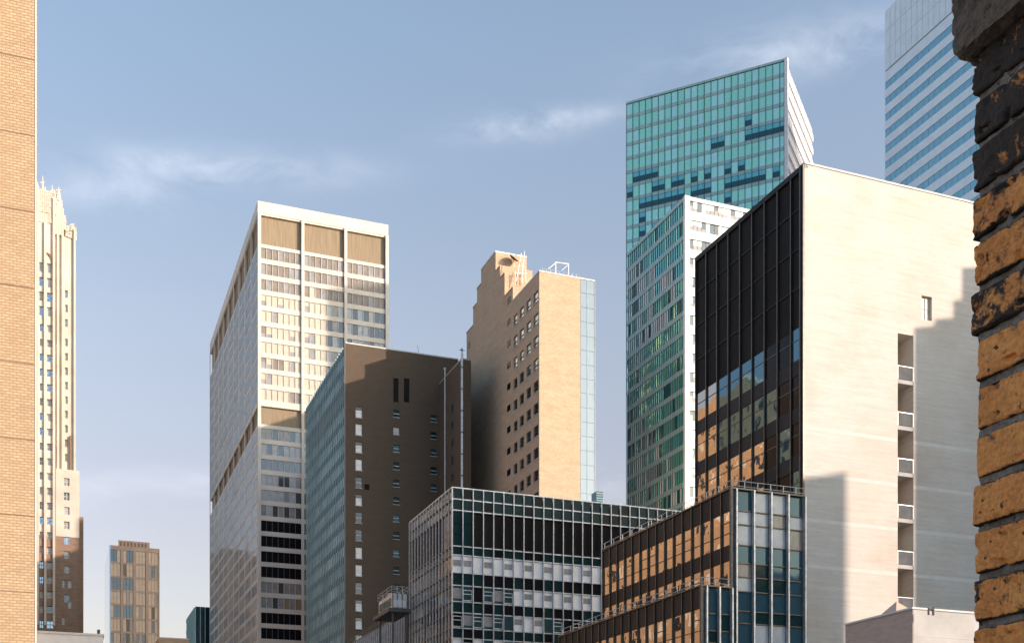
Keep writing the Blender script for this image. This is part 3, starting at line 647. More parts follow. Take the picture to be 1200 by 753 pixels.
# ------------------------------------------------------------------ 9 grey grid glass block
def grid_block():
    b = Bld('glass_office', 'black curtain wall block with white reflections put into its panes and closely spaced aluminium mullions in front', 'building', px=530, depth=140)
    Wd = b.sx(815); D = b.ty(480); Zt = b.zR(530, 571); zb = b.zR(530, 800); pm = 140/F
    zz = lambda y: Zt-(y-571)*pm
    pit = b.sx(542.2)
    n = int(Wd/pit); Wd = n*pit
    b.part('core', [((.5, Wd, .5, D, 0, Zt-.4), 'dark')])
    b.part('base_wall', [((0, Wd, 0, .5, 0, zb-1), 'blackpanel'), ((0, .5, .5, D, 0, zb-1), 'blackpanel')])
    rows = [(571.6, 583, 'g'), (584, 596, 'g'), (597, 638, 'L'), (639, 648.5, 'g'), (650, 669, 'w0'), (670.5, 684, 'd'), (685.5, 703, 'w1'), (704, 716, 'd'), (717, 734, 'w2'), (735, 746, 'd'), (747, 765, 'w3'), (766, 778, 'd'), (779, 797, 'w4')]
    win = []; hor = []
    for (y0, y1, kd) in rows:
        z0, z1 = zz(y1), zz(y0)
        hor.append([(fb('R', 0, Wd, -.3, -.02, zz(y1+1.2), z0), 'alu')])
        for i in range(n):
            u0, u1 = i*pit+.06, (i+1)*pit-.06; px = b.proj((u0+u1)/2, 0, z0)[0]
            if kd == 'g' or (kd == 'L' and i < 2):
                if kd == 'L':
                    zc = [z0, z0+(z1-z0)*.32, z0+(z1-z0)*.63, z1]
                    for q in range(3): win.append([(fb('R', u0, u1, -.25, -.15, zc[q]+.05, zc[q+1]-.05), 'g_deep')])
                else: win.append([(fb('R', u0, u1, -.25, -.15, z0, z1), 'g_deep' if random.random() < .75 else 'g_black')])
            elif kd == 'L': win.append([(fb('R', u0, u1, -.4, -.3, z0, z1), 'black')])
            elif kd == 'd': win.append([(fb('R', u0, u1, -.25, -.15, z0, z1), pick([('g_deep', 3), ('g_black', 4)]))])
            else:
                k = int(kd[1]); white = (k == 0) or (k == 1 and px > 600) or (k == 2 and 600 < px < 640) or (k == 3 and random.random() < .35)  # white panes are a reflected pale facade put in as colour
                if white:
                    it = [(fb('R', u0, u1, -.25, -.15, z0, z1), 'whitepanel_refl')]
                    if (i+k) % 2 == (1 if k == 0 else 0) or (k == 0 and i < 2): it.append((fb('R', u0+.1, u1-.1, -.15, -.12, z0+.75, z0+1.45), 'blind_g', 'pane'))  # grey squares are that facade's reflected windows
                    win.append(it)
                else:
                    it = [(fb('R', u0, u1, -.25, -.15, z0, z1), pick([('g_petrol', 3), ('g_black', 2), ('g_sky', 1)]))]
                    if (i+k) % 2 == 0:
                        a0, a1 = z0+.1, z0+.85
                        it += [(fb('R', u0+.02, u1-.02, -.15, -.08, q, q+.07), 'whitepaint', 'casement_frame') for q in (a0, a1, a1+.45)] + [(fb('R', q, q+.06, -.15, -.08, a0, a1+.5), 'whitepaint', 'casement_frame') for q in (u0+.02, u1-.08)]
                    elif random.random() < .35: it.append((fb('R', u0, u1, -.15, -.13, z0+.3, z1-.2), 'blind_g'))
                    win.append(it)
    b.many('window', win, vis=lambda px, py: px < 790)
    b.many('transom', hor)
    b.many('mullion', [[(fb('R', i*pit-.045, i*pit+.045, -.1, .12, zb, Zt), 'alu')] for i in range(n+1)])
    nl = 14; w = D/nl; win, hor = [], []
    for (y0, y1, kd) in rows:
        z0, z1 = zz(y1), zz(y0)
        hor.append([(fb('L', .3, D, -.3, -.0, zz(y1+1.2), z0), 'bronze')])
        for i in range(nl):
            opt = {'g': [('g_grey', 1)], 'L': [('black', 1)], 'd': [('g_grey', 2), ('g_bronze', 1)]}.get(kd, [('g_bronze', 3), ('g_grey', 2)])
            if kd == 'L' and i < 3: opt = [('g_grey', 1)]
            win.append([(fb('L', max(.5, i*w+.06), (i+1)*w-.06, -.3, -.2, z0, z1), pick(opt))])
    b.many('side_window', win); b.many('side_transom', hor)
    b.many('side_mullion', [[(fb('L', max(.12, i*w)-.06, max(.12, i*w)+.06, -.1, .08, zb, Zt), 'alu')] for i in range(nl+1)])
    b.part('roof_edge', [((-.05, Wd, -.05, .4, Zt, Zt+.12), 'alu'), ((-.05, .4, .4, D, Zt, Zt+.12), 'alu')])
    b.part('roof', [((.4, Wd, .4, D, Zt-.5, Zt-.3), 'roof')])
    # lower wing to the left with its railing, and the tank unit
    c = Bld('low_glass_wing', 'low finned wing with a roof railing, bottom left of the curtain wall block', 'building', px=478, depth=163)
    Zc = c.zR(478, 716); Dc = c.ty(405)
    c.part('wall', [((.3, 10, .3, Dc, 0, Zc-.2), 'dark')])
    c.many('panel', [[((0, .3, .3+i*1.25+.08, .3+(i+1)*1.25-.08, Zc-12, Zc-.1), 'g_grey')] for i in range(int(Dc/1.25))])
    c.many('fin', [[((-.2, 0.0, .3+i*1.25-.07, .3+i*1.25+.07, Zc-12, Zc), 'alu')] for i in range(int(Dc/1.25))] )
    c.part('fascia', [((-.02, .5, 0.0, Dc, Zc, Zc+.25), 'darksteel')])
    segs = [((0.1, 0, Zc+h), (0.1, Dc, Zc+h), .035, 6) for h in (.7, 1.2)] + [((0.1, i*2.0, Zc+.2), (0.1, i*2.0, Zc+1.2), .035, 6) for i in range(int(Dc/2.0))]
    tubes('railing', segs, 'darksteel', c.e)
    t = Bld('cooling_tower', 'white boxy cooling tower with railed top on a dark platform beside the curtain wall block', 'rooftop unit', px=459, depth=150)
    X = t.sx; Z = lambda y: t.zR(459, y)
    wx = X(478); dy = t.ty(443)
    t.part('tank', [((0.1, wx, .1, dy, Z(712), Z(694)), 'steel'), ((.3, wx-.3, -.0, .1, Z(710), Z(702)), 'blind_w'), ((0.02, .1, .6, dy-.6, Z(708), Z(699)), 'g_grey')])
    t.many('panel_rib', [[((x-.05, x+.05, 0, .1, Z(712), Z(694)), 'darksteel')] for x in (.15, wx*.35, wx*.65, wx-.05)])
    t.part('platform', [((-.5, wx+.3, -.5, dy+.7, Z(716.5), Z(712.2)), 'darksteel')])
    t.many('support', [[((x, x+.2, y, y+.2, Z(760), Z(716.6)), 'darksteel')] for x in (.1, wx-.3) for y in (.1, dy-.4)])
    seg = []
    for (x0, y0, x1, y1) in ((0, 0, wx, 0), (0, 0, 0, dy), (wx, 0, wx, dy), (0, dy, wx, dy)):
        for h in (Z(690), Z(686)): seg.append(((x0, y0, h), (x1, y1, h), .04, 6))
        for k in range(4): seg.append(((x0+(x1-x0)*k/3, y0+(y1-y0)*k/3, Z(694)), (x0+(x1-x0)*k/3, y0+(y1-y0)*k/3, Z(685.5)), .04, 6))
    tubes('railing', seg, 'steel', t.e)
    tubes('fan_stack', [((wx*.45, dy*.5, Z(694)), (wx*.45, dy*.5, Z(689)), .55, 14)], 'steel', t.e)
grid_block()
# ------------------------------------------------------------------ 10 dark slab with pale wall
def dark_slab():
    b = Bld('dark_slab', 'broad slab with black glass side, blank sunlit pale wall and a slot of balconies', 'building', px=943, depth=88)
    D = b.ty(815); Zt = b.zR(943, 192); zb = b.zR(943, 800); X = b.sx
    Wd = 30
    s0, s1 = X(1052), X(1070.5); ztop = b.zR(1052, 390)
    w0, w1, wz0, wz1 = X(1080), X(1092), b.zR(1086, 375), b.zR(1086, 347)
    b.part('wall', punched('R', 0, Wd, 0, Zt, [(s0, s1, -1, ztop), (w0, w1, wz0, wz1)], .4, 'marble') +
           [((.4, s0, .4, D, 0, Zt-.4), 'marble'), ((s0, s1, 2.2, D, 0, Zt-.4), 'marble'), ((s1, Wd, .4, D, 0, Zt-.4), 'marble'), ((s0, s1, .4, 2.2, ztop, Zt-.4), 'marble')])
    b.part('balcony_back', [((s0+.01, s1-.01, 1.9, 2.19, 0, ztop), 'dark')])
    pitch = 54.2/F*(b.O.y+b.X.y*s0); z = ztop; k = 0
    slabs, rails, doors = [], [], []
    z = ztop-1.55*pitch/ 1.9
    z = b.zR(1060, 445)
    while z > zb:
        slabs.append([((s0+.005, s1-.005, .02, 1.9, z-.3, z), 'conc')])
        rails.append([((s0+.03, s1-.03, .04, .08, z+.05, z+1.0), 'g_railp', 'rail_panel'), ((s0+.005, s1-.005, .0, .1, z+1.0, z+1.06), 'blind_refl_l'), ((s0+.01, s0+.05, .0, .1, z, z+1.0), 'blind_refl_l'), ((s1-.05, s1-.01, .0, .1, z, z+1.0), 'blind_refl_l')])
        doors.append([((s0+.15, s1-.4, 1.84, 1.9, z+.02, z+2.1), 'g_bronze' if k % 3 == 0 else 'tanpanel')])
        z -= pitch; k += 1
    b.many('balcony_slab', slabs); b.many('balcony_rail', rails); b.many('balcony_door', doors)
    b.part('window', [((w0, w1, .25, .32, wz0, wz1), 'blind'), ((w0, w1, .2, .25, (wz0+wz1)/2-.03, (wz0+wz1)/2+.03), 'cream_sh'), (((w0+w1)/2-.03, (w0+w1)/2+.03, .2, .25, wz0, wz1), 'cream_sh')])
    # paler floor bands on the blank wall
    z = b.zR(943, 645); bands = []
    for z in [b.zR(943, y) for y in (660, 606, 552, 498, 444)][:4]:
        bands.append([((0.0, s0-.01, -.004, .01, z-.28, z), 'band')]); bands.append([((s1+.01, Wd, -.004, .01, z-.28, z), 'band')])
    b.many('floor_band', bands)
    b.part('coping', [((-.05, Wd, -.06, .5, Zt, Zt+.14), 'coping')])
    b.part('roof', [((.5, Wd, .5, D, Zt-.3, Zt-.1), 'roof')])
    # black side
    n = 9; w = D/n
    z1 = b.zL(815, 462); fp = 3.55
    b.part('louver_band', [(fb('L', .55, D, -.35, -.12, z1, Zt-.3), 'black')])
    b.part('side_fascia', [(fb('L', .0, D, -.3, .05, Zt-.3, Zt+.1), 'blackpanel')])
    b.many('louver_joint', [[(fb('L', .55, D, -.12, -.05, z-.05, z+.05), 'blackpanel')] for z in [z1+k*(Zt-z1)/4 for k in range(1, 4)]])
    z = z1; sp, win = [], []; k = 0
    while z > zb:
        sp.append([(fb('L', .55, D, -.3, -.06, z-fp, z-fp+1.15), 'blackpanel')])
        for i in range(n):
            u0, u1 = max(.55, i*w+.07), (i+1)*w-.07; zc = z-fp+1.15; zm = zc+(z-zc)*.62
            g = ('g_black' if (i+k) % 3 else 'g_bluerefl') if i < 3 else ('g_bluerefl' if k < 2 and i < 7 else 'g_bronze')  # sky reflection put in as blue tint, black where nothing reflects
            win.append([(fb('L', u0, u1, -.16, -.09, zc, z-.04), g), (fb('L', u0, u1, -.09, -.06, zm-.03, zm+.03), 'bronze', 'glazing_bar')])
        z -= fp; k += 1
    b.many('spandrel', sp); b.many('side_window', win)
    b.many('mullion', [[(fb('L', max(.6, i*w)-.05, max(.6, i*w)+.05, -.2, .04, 0, Zt), 'bronze')] for i in range(n+1)] + [[(fb('L', .0, .12, 0, .14, 0, Zt), 'bronze')], [(fb('L', .28, .36, 0, .2, 0, Zt), 'darksteel')]])
    b.part('corner_strip', [((-.05, -.002, .12, .55, 0, Zt), 'blackpanel')])
    b.part('side_base', [((.05, .4, .55, D, 0, zb-4), 'blackpanel')])
dark_slab()
# ------------------------------------------------------------------ 11 glass wings in front
def glass_wing(px, depth, ytop, pl, pr, name, label, nR, ztopspan, right_x0, rail_px):
    b = Bld(name, label, 'building', px=px, depth=depth)
    Wd = b.sx(pr); D = b.ty(pl); Zt = b.zR(px, ytop); zb = b.zR(px, 800)
    nl = max(8, round(D/1.28)); w = D/nl
    b.part('core', [((.4, Wd-.05, .4, D, 0, Zt-.3), 'dark')])
    b.part('base_wall', [((0.0, Wd, .0, .4, 0, zb-4), 'blackpanel'), ((0, .4, .4, D, 0, zb-4), 'blackpanel')])
    b.part('roof_edge', [((-.06, Wd, -.06, .4, Zt, Zt+.1), 'bronze'), ((-.06, .4, .4, D, Zt, Zt+.1), 'bronze')])
    b.part('roof', [((.4, Wd, .4, D, Zt-.3, Zt-.15), 'roof')])
    # left side: dark spandrels and mirror windows
    z = Zt; sp, win = [], []; hs_ = 1.4
    while z > zb:
        sp.append([(fb('L', .3, D, -.3, -.05, z-hs_, z), 'blackpanel')])
        for i in range(nl):
            u0, u1 = max(.3, i*w+.05), (i+1)*w-.05; z0, z1 = z-hs_-2.2, z-hs_; zm = z0+(z1-z0)*.35
            it = [(fb('L', u0, u1, -.15, -.09, z0, z1), 'g_bronze'), (fb('L', u0, u1, -.09, -.065, zm-.03, zm+.03), 'bronze', 'glazing_bar')]
            if random.random() < .4: it.append((fb('L', u0, u1, -.09, -.065, z0+(z1-z0)*.68-.03, z0+(z1-z0)*.68+.03), 'bronze', 'upper_bar'))
            win.append(it)
        z -= hs_+2.2; hs_ = 1.05
    b.many('spandrel', sp); b.many('side_window', win)
    b.many('side_mullion', [[(fb('L', max(.1, i*w)-.045, max(.1, i*w)+.045, -.2, .03, zb-4, Zt+.02), 'bronze')] for i in range(nl+1)])
    # street side: blue panes, reflections put in as pale and dark ones
    x0 = .35; wr = (Wd-x0)/nR; z = Zt; win = []; tr = []; k = 0
    opts = [[('g_petrol', 3), ('blind_refl_l', 3)], [('blind_refl_l', 4), ('blind_w', .5)], [('g_petrol', 1)], [('g_petrol', 2), ('blind_refl_l', 1), ('g_deep', 1)], [('g_petrol', 2), ('g_black', 1)]]
    seqs = [(1.35, 0), (.9, 1), (1.35, 1), (1.2, 2), (.9, 3), (.95, 4), (1.3, 0), (.8, 0)]
    if ztopspan: seqs = [(1.7, 2), (1.1, 4), (.8, 3), (1.5, 2), (1.1, 3), (1.2, 4)]
    while z > zb:
        h, oi = seqs[k % len(seqs)]
        tr.append([(fb('R', .02, Wd, -.2, -.1, z-h-.03, z-h+.03), 'bronze')])
        for i in range(nR):
            u0, u1 = x0+i*wr+.05, x0+(i+1)*wr-.05
            if right_x0 and u1 > right_x0: continue
            pat = ['wllw', 'llbl', 'lllb', 'wwww', 'bdww', 'lddw', 'wwww', 'wddd'] if not ztopspan else ['ww', 'wd', 'dw', 'dd', 'lw', 'ww', 'ww', 'wd']
            g = {'w': 'g_wing', 'l': 'blind_refl_l', 'p': 'blind_refl_l', 'b': 'blind_refl_b', 'd': 'g_deep'}[pat[k % 8][i % len(pat[k % 8])]]
            win.append([(fb('R', u0, u1, -.3, -.2, z-h+.03, z-.03), g)])
        win.append([(fb('R', .04, x0-.05, -.3, -.2, z-h+.03, z-.03), 'g_wing')])
        z -= h; k += 1
    b.many('window', win); b.many('transom', tr)
    b.many('mullion', [[(fb('R', max(0.03, x0+i*wr-.05), x0+i*wr+.05, -.15, .16, zb-4, Zt+.02), 'alu'), (fb('R', x0+i*wr+.05, x0+i*wr+.10, -.15, .12, zb-4, Zt), 'darksteel')] for i in range(nR+1)])
    b.part('corner_post', [((-.08, .04, -.08, .1, zb-4, Zt+.02), 'darksteel')])
    # roof railing
    seg = []; hR = .5
    for h in (.16, hR):
        seg.append(((.1, .12, Zt+.1+h), (Wd, .12, Zt+.1+h), .025, 6)); seg.append(((.1, .12, Zt+.1+h), (.1, D, Zt+.1+h), .025, 6))
    for i in range(int(Wd/1.0)+1): seg.append(((.1+i, .12, Zt+.1), (.1+i, .12, Zt+.1+hR), .03, 6))
    for i in range(int(D/1.6)+1): seg.append(((.1, .12+i*1.6, Zt+.1), (.1, .12+i*1.6, Zt+.1+hR), .03, 6))
    tubes('railing', seg, 'steel', b.e)
    return b
glass_wing(857, 78, 572, 706, 943, 'glass_wing', 'bronze mirror glass wing with railed roof and blue street panes, attached below the black slab', 4, 0, None, None)
glass_wing(822, 76.6, 686, 655, 857.5, 'glass_wing', 'lowest and nearest bronze glass wing with railed roof at the bottom centre right', 2, 1, None, None)
# ------------------------------------------------------------------ 12 low building bottom right
def low_right():
    b = Bld('brick_house', 'low roof block with pinkish side, pale street wall and white coping below the balcony slot', 'building', px=1070, depth=62)
    D = b.ty(991); Zt = b.zR(1070, 713)
    b.part('wall', [((0.02, 14, 0, D, 0, Zt), 'conc')]); b.part('side_wall', [((-.02, .019, .01, D, 0, Zt), 'pink')])
    b.part('coping', [((-.1, 14.1, -.06, .3, Zt, Zt+.1), 'coping'), ((-.1, .25, .3, D, Zt, Zt+.1), 'coping')])
    b.many('panel_joint', [[((0, 14, -.005, .0, Zt-1.4*k-.02, Zt-1.4*k), 'blind_g')] for k in (1, 2)])
    b.part('roof', [((.3, 14, .3, D, Zt-.1, Zt+.02), 'roof')])
    c = Bld('roof_lantern', 'small tan pyramid roof poking up behind the white coping of the low block', 'roof', px=1050, depth=66)
    w = c.sx(1098)*.85; z0 = c.zR(1050, 718)-.3; z1 = c.zR(1070, 701)
    cx_ = w*.42; mesh_raw('hipped_roof', [(0, 0, z0), (w, 0, z0), (w, w, z0), (0, w, z0), (cx_, w*.5, z1+.05)], [(0, 1, 4), (1, 2, 4), (2, 3, 4), (3, 0, 4), (3, 2, 1, 0)], 'farwall', c.e)
    c.part('curb', [((.05, w-.05, .05, w-.05, Zt-.2, z0), 'farwall')])
    d = Bld('roof_pipes', 'tiny dark pipes standing on the coping of the low pale block', 'pipe', px=1096, depth=61)
    zz = d.zR(1096, 713.5); tubes('pipe', [((0, .5, zz-.2), (0, .5, zz+.15), .05), ((.3, .5, zz-.2), (.3, .5, zz+.2), .06), ((0, .5, zz+.1), (.3, .5, zz+.1), .05)], 'darksteel', d.e)
low_right()
# ------------------------------------------------------------------ 13 teal towers
def teal_tower():
    ang = math.atan2(.902, .432)
    b = Bld('glass_tower', 'tallest teal glass tower with a bright white edge, behind the dark slab', 'skyscraper', px=922, depth=320, ang=ang)
    D = b.ty(734); Wd = b.sx(953); Zt = b.zL(922, 69); zb = b.zL(900, 420)
    b.part('core', [((.6, Wd-.1, .6, D, 0, Zt-.3), 'g_tealdark')])
    nb = 24; w = D/nb; fp = 3.95
    win, sp = [], []; z = Zt-.5; k = 0
    while z > zb:
        sp.append([(fb('L', .6, D, -.3, -.08, z-fp, z-fp+.95), 'teal_sp')])
        bands = {5: (.1, .28), 8: (.0, .2), 6: (.3, .55)}
        for i in range(nb):
            f = i/nb
            dark = (k == 3 and i == 5) or (k == 4 and f < .25) or (k == 4 and .28 < f < .46 and random.random() < .7) or (k == 5 and .78 < f < .95) or (k in (6, 7) and random.random() < .35) or (k in (7, 8) and .1 < f < .9 and random.random() < .4) or (k > 8 and random.random() < .3)
            zc = z-fp+.95
            g = 'g_teal' if random.random() < .6 else 'g_tealp'
            u0, u1 = max(.6, i*w+.08), (i+1)*w-.08
            if dark: win.append([(fb('L', u0, u1, -.3, -.2, zc, zc+(z-zc)*.55), 'g_tealdark'), (fb('L', u0, u1, -.3, -.2, zc+(z-zc)*.55, z), 'g_teal2')])
            else: win.append([(fb('L', u0, u1, -.3, -.2, zc, z), g)])
        z -= fp; k += 1
    b.many('window', win, vis=lambda px, py: py < 250); b.many('spandrel', sp)
    b.many('mullion', [[(fb('L', max(.7, i*w)-.07, max(.7, i*w)+.07, -.1, -.02 if i % 4 else .06, 0, Zt), 'teal_line')] for i in range(nb+1)])
    b.part('corner_edge', [((-.3, .6, -.3, .6, 0, Zt+.3), 'whitepaint')])
    b.part('parapet', [((.0, Wd, .6, D, Zt-.3, Zt+.3), 'teal_sp')])
    sp, win = [], []; z = Zt-.5
    while z > zb:
        sp.append([(fb('R', .6, Wd, -.5, -.0, z-fp, z-fp+1.9), 'whitepaint')]); win.append([(fb('R', .6, Wd, -.5, -.3, z-fp+1.9, z), 'blind_refl_l')]); z -= fp
    b.many('side_spandrel', sp); b.many('side_window', win)
    # rounded blue back corner
    cy = b.O + b.X*Wd
    V, Fc = tube_geo((Wd-2.2, 8, 0), (Wd-2.2, 8, b.zR(950, 158)), 7.6, 28)
    mesh_raw('rounded_bay', V, Fc, 'g_citi', b.e)
teal_tower()
def teal_block():
    b = Bld('glass_tower', 'teal glass block with white banded end wall, in front of the tallest teal tower', 'skyscraper', px=803, depth=240)
    Wd = b.sx(905); D = b.ty(735); Zt = b.zR(803, 230); zb = b.zR(803, 800)
    b.part('core', [((.6, Wd, .6, D, 0, Zt-.3), 'g_tealdark')])
    b.part('corner_edge', [((-.1, 1.0, -.12, .6, 0, Zt+.2), 'whitepaint')])
    fp = 3.85; nb = 26; w = (D-1)/nb; z = Zt-.6; sp, win, mu = [], [], []; spr, winr = [], []; k = 0
    while z > zb:
        sp.append([(fb('L', .6, D, -.3, -.06, z-fp, z-fp+1.0), 'teal_sp')])
        for i in range(nb):
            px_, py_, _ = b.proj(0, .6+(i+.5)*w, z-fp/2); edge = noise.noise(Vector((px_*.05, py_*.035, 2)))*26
            refl = (318+edge < py_ < 352+edge*.6 and px_ < 790) or (352 < py_ < 425+edge and (px_-735)*.9+edge < 26) or (375+edge*.4 < py_ < 392+edge and px_ > 750) or (515+(px_-765)*1.2+edge < py_ < 600 and px_ < 785+edge)  # zones where a reflected pale building is put into pane colours
            g = pick([('cream', 2), ('whitepanel_refl', 5), ('g_tealm', 2), ('g_tealdark', 1)]) if refl and py_ < 450 else pick([('blind_refl_l', 3), ('whitepanel_refl', 4), ('g_tealm', 2), ('g_tealdark', 2)]) if refl else pick([('g_tealm', 5), ('g_teal', 3), ('g_teal2', 2), ('g_tealdark', 1 if k > 3 else 0.1)])
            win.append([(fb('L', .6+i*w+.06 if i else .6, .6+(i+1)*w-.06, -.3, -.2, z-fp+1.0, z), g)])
        spr.append([(fb('R', 1.0, Wd, -.4, -.0, z-fp, z-fp+1.75), 'whitepaint')])
        n2 = 20; w2 = (Wd-1)/n2
        for i in range(n2):
            winr.append(pane('R', 1+i*w2+.04, 1+(i+1)*w2-.04, z-fp+1.75, z, -.25, [('whitepanel_refl', 5), ('blind_w', 3), ('g_grey', 2)] if k < 1 else [('g_tealp', 2), ('g_grey', 3), ('blind_w', 2)], .5))
        z -= fp; k += 1
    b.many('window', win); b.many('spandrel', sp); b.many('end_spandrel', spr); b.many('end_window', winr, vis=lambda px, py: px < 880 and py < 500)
    b.many('mullion', [[(fb('L', .6+i*w-.05, .6+i*w+.05, -.25, -.05, zb, Zt), 'teal_line')] for i in range(1, nb+1)])
    b.part('parapet', [((1.0, Wd, 0, .6, Zt-.6, Zt+.15), 'whitepaint'), ((0, .6, .6, D, Zt-.6, Zt+.15), 'teal_sp')])
    b.part('base_wall', [((.0, .6, .6, D, 0, zb-4), 'teal_sp')])
teal_block()
def striped():
    b = Bld('striped_tower', 'silver tower with diagonal looking blue window stripes, at the top right behind the pale wall', 'skyscraper', a=198, b=195.9)
    Df = b.ty(1037); Zt = b.zL(1037, 14); zb = b.zL(1037, 300)
    b.part('core', [((.4, 44, 0, Df, 0, Zt-.2), 'citi')])
    zl = b.zL(1037, 84); z = b.zL(1037, 97.5); pitch = 18.6/F*(b.O+b.Y*Df).y; h = pitch*.47
    b.part('side_base', [((0.02, .4, 0, Df, 0, zb-12), 'citi')])
    bands, pan = [], []
    top = z
    pan.append([(fb('L', 0, Df, -.3, .0, top, zl-.35), 'citi')])
    while z > zb-10:
        bands.append([(fb('L', 0, Df, -.3, -.1, z-h, z), 'g_citi')]); pan.append([(fb('L', 0, Df, -.3, .0, z-pitch, z-h), 'citi')]); z -= pitch
    b.many('window_band', bands); b.many('spandrel', pan)
    b.part('crown_panels', [(fb('L', 0, Df, -.3, .0, zl, Zt), 'citi')])
    n = 24; w = Df/n
    b.many('joint', [[(fb('L', i*w-.04, i*w+.04, 0, .02, zl, Zt), 'teal_sp')] for i in range(1, n)] + [[(fb('L', 0, Df, 0.0, .021, z-.04, z+.04), 'teal_sp')] for z in (zl+.1, zl+(Zt-zl)*.33, zl+(Zt-zl)*.66)])
    b.many('band_mullion', [[(fb('L', i*w-.04, i*w+.04, -.1, -.05, zb-10, zl-2), 'teal_sp')] for i in range(1, n)])
striped()
# ------------------------------------------------------------------ 14 brick pier at the right, close to the lens
def pier():
    b = Bld('brick_pier', 'old sooty orange brick pier under a rough brownstone block, close at right', 'pillar', px=1139, depth=1.7)
    pitch = 56/F*1.7
    jy = b.zR(1139, 505)                      # a bed joint
    rnd = random.Random(5)
    V, Fc, SO = [], [], []
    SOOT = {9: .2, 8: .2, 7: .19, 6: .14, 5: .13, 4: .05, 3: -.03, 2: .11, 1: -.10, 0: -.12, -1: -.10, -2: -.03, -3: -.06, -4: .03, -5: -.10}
    def brickgeo(y0, y1, z0, z1, x1, seed, sk):
        # rounded rough block: front face on x = 0, far end on y = y1
        ny, nz = max(3, int((y1-y0)/.005)), 18
        nz = 18
        P3 = lambda u, v: None
        k0 = len(V)
        off = rnd.uniform(-.003, .004); tilt = rnd.uniform(-.004, .004)
        # surface patch wraps: front face then far end
        path = [(0, y0+(y1-y0)*i/ny) for i in range(ny+1)] + [(x1*j/8*.5, y1) for j in range(1, 9)]
        cols_ = len(path)
        for j in range(nz+1):
            v = j/nz; zz = z0+(z1-z0)*v; ez = min(v, 1-v)*(z1-z0)
            for (x, y) in path:
                ey = min(abs(y-y0), abs(y1-y)+x)
                rz = .0022*math.exp(-ez/.0012); ry = .003*math.exp(-ey/.002)
                p = Vector((x, y, zz))
                ag = 1.9 if sk > .02 else 1.0; d = noise.noise(p*38+Vector((seed, 0, 0)))*.0013*ag + noise.noise(p*110)*.0009*ag + noise.noise(p*300)*.0009 + noise.noise(p*11+Vector((0, seed, 0)))*.0014
                chip = max(0, noise.noise(p*60+Vector((seed*2, 3, 1)))-.20)*.020 if (ez < .014 or (abs(y-y1) < .02)) else 0
                inset = rz+ry+chip-d+off*0+tilt*v
                if x == 0 and y < y1: q = Vector((inset+off*.6, y, zz))
                elif x == 0: q = Vector((inset*.7+off*.6, y-inset*1.0, zz))
                else: q = Vector((x, y-inset*1.2, zz))
                q.z += (z0+z1)/2*0 + (rz+chip)*(.35 if v < .5 else -.35)
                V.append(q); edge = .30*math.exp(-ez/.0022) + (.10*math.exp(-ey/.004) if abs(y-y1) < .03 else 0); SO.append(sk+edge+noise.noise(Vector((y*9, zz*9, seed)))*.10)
        for j in range(nz):
            for i in range(cols_-1): Fc.append((k0+j*cols_+i, k0+(j+1)*cols_+i, k0+(j+1)*cols_+i+1, k0+j*cols_+i+1))
        # top and bottom return faces
        for jj in (0, nz):
            k = len(V)
            for i in range(cols_):
                q = V[k0+jj*cols_+i]; V.append(Vector((q.x+.04 if path[i][0] == 0 else q.x, q.y if path[i][0] == 0 and path[i][1] < y1 else q.y-.04, q.z))); SO.append(.4)
            for i in range(cols_-1): Fc.append((k0+jj*cols_+i, k0+jj*cols_+i+1, k+i+1, k+i))
    ks = range(-9, 18)
    for k in ks:
        z0 = jy + k*pitch; z1 = z0+pitch-.0105
        far = rnd.uniform(-.006, .004)
        if z1 > b.zR(1139, 45): break
        first = .10 if k % 2 == 0 else .205
        if k % 2 == 0: first = .125
        y = far; L0 = [first] + [.2]*4
        for q, ln in enumerate(L0):
            brickgeo(y-ln, y, z0, z1, .1, k*7.3+q*1.7, SOOT.get(k, .0)); y -= ln+.010
    o = mesh_raw('bricks', V, Fc, 'pier', b.e, False)
    o.data.attributes.new('soot', 'FLOAT', 'POINT').data.foreach_set('value', SO)
    # mortar body, recessed and rough
    V.clear(); Fc.clear()
    z0, z1 = jy-10*pitch, b.zR(1139, 60); ny, nz = 90, 420; x1 = .0
    path = [(.009, -1.1+1.095*i/ny) for i in range(ny+1)] + [(.009+.5*j/10, -.009) for j in range(1, 11)]
    for j in range(nz+1):
        zz = z0+(z1-z0)*j/nz
        for (x, y) in path:
            p = Vector((x, y, zz)); d = noise.noise(p*70)*.004+noise.noise(p*170)*.002
            V.append((x+(d if x < .015 else 0), y+(d if x >= .015 else 0), zz))
    c_ = len(path)
    for j in range(nz):
        for i in range(c_-1): Fc.append((j*c_+i, (j+1)*c_+i, (j+1)*c_+i+1, j*c_+i+1))
    mesh_raw('mortar', V, Fc, 'mortar', b.e, False)
    b.part('core', [((.05, .5, -1.15, -.05, 0, H0+3), 'mortar'), ((.0, .5, -1.15, -.0, 0, z0), 'leftbrick')])
    # brownstone block
    V.clear(); Fc.clear()
    zl = b.zR(1118, 60); xa, ya = -.024, .012
    yn = -1.1; ny, nz, nx = 120, 60, 16
    def patch(fn, nu, nv, flip=False):
        k = len(V)
        for j in range(nv+1):
            for i in range(nu+1):
                p = fn(i/nu, j/nv); d = Vector((noise.noise(p*45), noise.noise(p*45+Vector((9, 0, 0))), noise.noise(p*45+Vector((0, 9, 0)))))*.0045 + Vector((noise.noise(p*120), noise.noise(p*120+Vector((5, 0, 0))), noise.noise(p*120+Vector((0, 5, 0)))))*.003 + Vector((noise.noise(p*300), 0, 0))*.0016
                V.append(p+d)
        for j in range(nv):
            for i in range(nu):
                f = (k+j*(nu+1)+i, k+j*(nu+1)+i+1, k+(j+1)*(nu+1)+i+1, k+(j+1)*(nu+1)+i); Fc.append(f[::-1] if flip else f)
    zt = zl+.42
